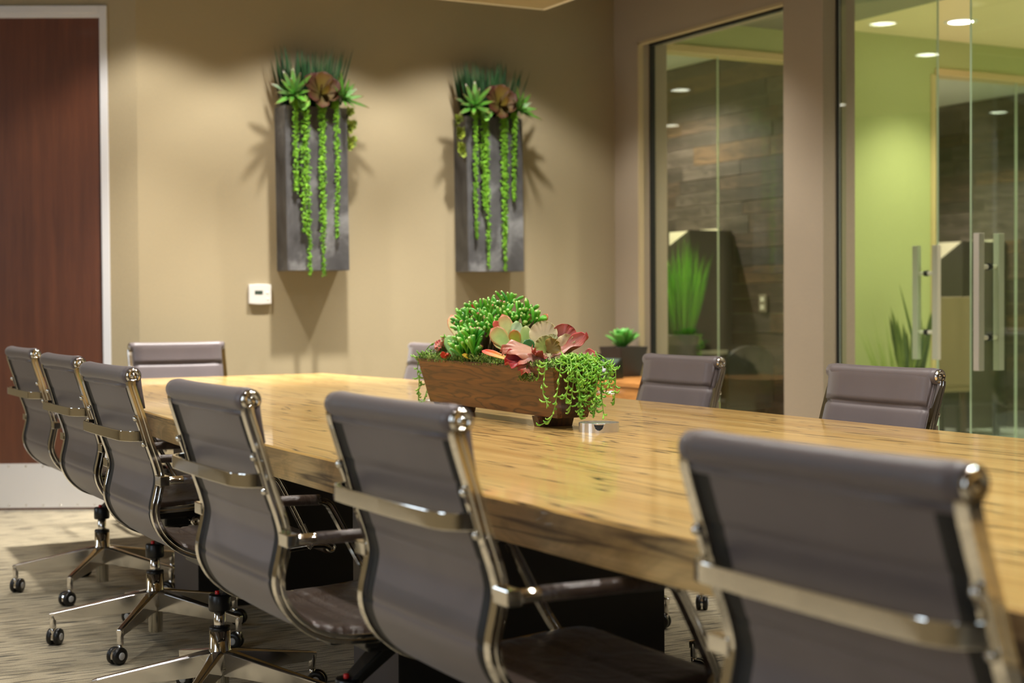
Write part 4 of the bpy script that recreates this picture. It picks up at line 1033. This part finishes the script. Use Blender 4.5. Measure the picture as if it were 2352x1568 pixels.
# ------------------------------------------------------------------ things behind the glass
def grass_pot(x, y, label):
    t = empty('grass_planter', (x, y, 0)); tag(t, label, 'potted plant')
    q = MB(); q.lathe([(.001, 0), (.105, 0), (.112, .02), (.135, .86), (.130, .87), (.122, .865), (.118, .80), (.001, .80)], 28, close=False); q.build('pot', simple('grey_pot', (96, 88, 84), .45, var=.1), t)
    rr = random.Random(17); q = MB()
    for k in range(230):
        a = rr.random()*2*PI; r_ = .08*math.sqrt(rr.random()); L = rr.uniform(.45, .74); sp = rr.uniform(.02, .42)
        b0 = Vector((r_*math.cos(a), r_*math.sin(a), .82)); T = b0+Vector((math.cos(a)*sp*L*.7, math.sin(a)*sp*L*.7, L*(1-sp*.35)))
        c = lerp(G(84, 160, 40), G(140, 220, 60), rr.random())
        leaf_mesh(b0, T, (rr.uniform(-.5, .5), -1, 0), .0045, 'lance', c0=tint(c, .6), c1=c, th=.001, nu=5, nv=2, bend=-.08*rr.random(), mb=q)
    o = q.build('grass_blades', m_leafm, t); o['kind'] = 'stuff'
    moss('moss', -.11, .11, -.11, .11, .845, 900, t, .03, 12, [G(86, 130, 40), G(110, 150, 50)])
    strand([(.05, -.10, .87), (.06, -.14, .86), (.062, -.15, .76), (.06, -.15, .62)], t, 77, 1.5, .03, .9)
    return t
grass_pot(6.02, 8.62, 'tall grey pot of upright green grass behind the office glass')
def snake_plant(x, y, label):
    t = empty('snake_plant', (x, y, 0)); tag(t, label, 'potted plant')
    q = MB(); q.lathe([(.001, 0), (.12, 0), (.125, .015), (.15, .60), (.145, .61), (.138, .605), (.132, .54), (.001, .54)], 28, close=False); q.build('pot', m_pot, t)
    rr = random.Random(23)
    for k in range(15):
        a = k*2.4; r_ = .015+.08*math.sqrt(rr.random()); L = rr.uniform(.35, .52) if k else .70
        lean = Vector((math.cos(a)*.22, math.sin(a)*.16, 1)) if k else Vector((-.36, -.05, 1))
        b0 = Vector((r_*math.cos(a), r_*math.sin(a), .55)); T = b0+lean.normalized()*L
        c = lerp(G(36, 66, 36), G(62, 98, 50), rr.random())
        leaf_mesh(b0, T, (rr.uniform(-.6, .6), -1, .1), .024, 'lance', c0=tint(c, .8), c1=c, ce=G(120, 130, 60), edge=.8, th=.004, nu=8, nv=4, cup=.3).build('leaf', m_leaf, t)
    moss('moss', -.12, .12, -.12, .12, .56, 600, t, .03, 14)
    return t
snake_plant(7.34, 7.78, 'dark potted snake plant against the corridor wall behind the glass door')
# pale feathery grass beside it
t = empty('dry_grass_planter', (6.93, 7.50, 0)); tag(t, 'low pot of thin feathery grass left of the snake plant', 'potted plant')
q = MB(); q.lathe([(.001, 0), (.10, 0), (.12, .42), (.112, .42), (.105, .38), (.001, .38)], 24, close=False); q.build('pot', m_pot, t)
q = MB(); rr = random.Random(29)
for k in range(60):
    a = rr.random()*2*PI; L = rr.uniform(.4, .72); sp = rr.uniform(.1, .75); b0 = Vector((.05*math.cos(a), .05*math.sin(a), .38)); T = b0+Vector((math.cos(a)*sp*L*.6, math.sin(a)*sp*L*.25, L*(1-.3*sp)))
    leaf_mesh(b0, T, (0, -1, 0), .003, 'lance', c0=G(120, 140, 70), c1=G(150, 166, 90), th=.001, nu=4, nv=2, bend=-.1, mb=q)
q.build('grass_blades', m_leafm, t)['kind'] = 'stuff'
# office furniture, left office
def hutch(x0, x1, ya, za, yb, zb2, label):
    t = empty('desk_hutch', ((x0+x1)/2, (ya+yb)/2, 0)); tag(t, label, 'cabinet'); hx, hy = (x1-x0)/2, (yb-ya)/2
    q = MB(); q.hexa([V(-hx, -hy, 0), V(hx, -hy, 0), V(hx, hy, 0), V(-hx, hy, 0)], [V(-hx, -hy, za), V(hx, -hy, za), V(hx, hy, zb2), V(-hx, hy, zb2)]); q.build('body', m_navy, t, bevel=.004)
    q = MB(); q.box(hx-.04, hx-.004, -hy+.12, hy, zb2, za+.02); q.build('back_panel', m_paper, t)
    q = MB(); q.box(-hx-.02, hx-.05, -hy-.01, hy+.01, .72, .75); q.build('desk_top', m_paper, t)
    return t
hutch(6.24, 6.615, 8.82, 1.60, 9.55, 1.30, 'dark hutch with a sloping top and a pale panel behind the grass pot')
def dark_chair(x, y, rz, label, mat, legm, back_h=.82, rounded=True):
    t = empty('side_chair', (x, y, 0), rz); tag(t, label, 'chair')
    q = MB(); q.box(-.23, .23, -.23, .23, .40, .47); q.build('seat', mat, t, bevel=.02)
    q = MB(); pts = []
    for k in range(13):
        a = PI*k/12; pts.append(Vector((-.23*math.cos(a), 0, (back_h-.12)+(.12*math.sin(a) if rounded else .12*min(1, math.sin(a)*4)))))
    n_ = len(pts); v0 = [V(-.23, 0, .45)]+pts+[V(.23, 0, .45)]; n_ = len(v0)
    q.add([p+V(0, -.24, 0) for p in v0]+[p+V(0, -.19, 0) for p in v0], [tuple(range(n_)), tuple(n_+i for i in reversed(range(n_)))]+[(i, (i+1) % n_, n_+(i+1) % n_, n_+i) for i in range(n_)]); q.build('backrest', mat, t, bevel=.008)
    for sx in (-1, 1):
        for sy in (-1, 1):
            q = MB(); q.hexa([V(sx*.19-.014, sy*.2-.014, 0), V(sx*.19+.014, sy*.2-.014, 0), V(sx*.19+.014, sy*.2+.014, 0), V(sx*.19-.014, sy*.2+.014, 0)], [V(sx*.18-.02, sy*.19-.02, .40), V(sx*.18+.02, sy*.19-.02, .40), V(sx*.18+.02, sy*.19+.02, .40), V(sx*.18-.02, sy*.19+.02, .40)]); q.build('leg', legm, t)
    return t
dark_chair(6.38, 8.50, .0, 'dark round-backed side chair in front of the plank wall', m_navy, m_brownw, .90).scale = (.84, .84, .88)
dark_chair(8.42, 8.75, -.25, 'beige upholstered side chair behind the right glass door', m_beige, m_brownw, 1.12, False)
t = empty('filing_cabinet', (9.05, 9.15, 0)); tag(t, 'low black cabinet beyond the right door handles', 'cabinet')
q = MB(); q.box(-.34, .34, -.25, .25, .26, .86); q.build('body', m_black, t, bevel=.006)
for x in (-.3, .3):
    for y in (-.2, .2): q = MB(); q.box(x-.02, x+.02, y-.02, y+.02, 0, .26); q.build('leg', m_black, t)
hutch(9.55, 10.07, 9.52, 1.60, 10.3, 1.16, 'dark hutch with a steep sloping top seen beside the right door handles')
t = empty('wall_outlet', (6.62, 8.47, 1.08)); tag(t, 'upper pale outlet plate on the plank wall', 'outlet', 'outlets on the plank wall')
q = MB(); q.box(-.012, .0, -.04, .04, -.06, .06); q.build('plate', simple('outlet_plate', (132, 122, 108), .5), t, bevel=.003)
q = MB(); q.box(-.014, -.011, -.018, .018, .012, .042); q.box(-.014, -.011, -.018, .018, -.042, -.012); q.build('socket', m_faint, t)
t2 = copy_tree(t); t2.location = (6.62, 8.74, .42); tag(t2, 'lower pale outlet plate on the plank wall')
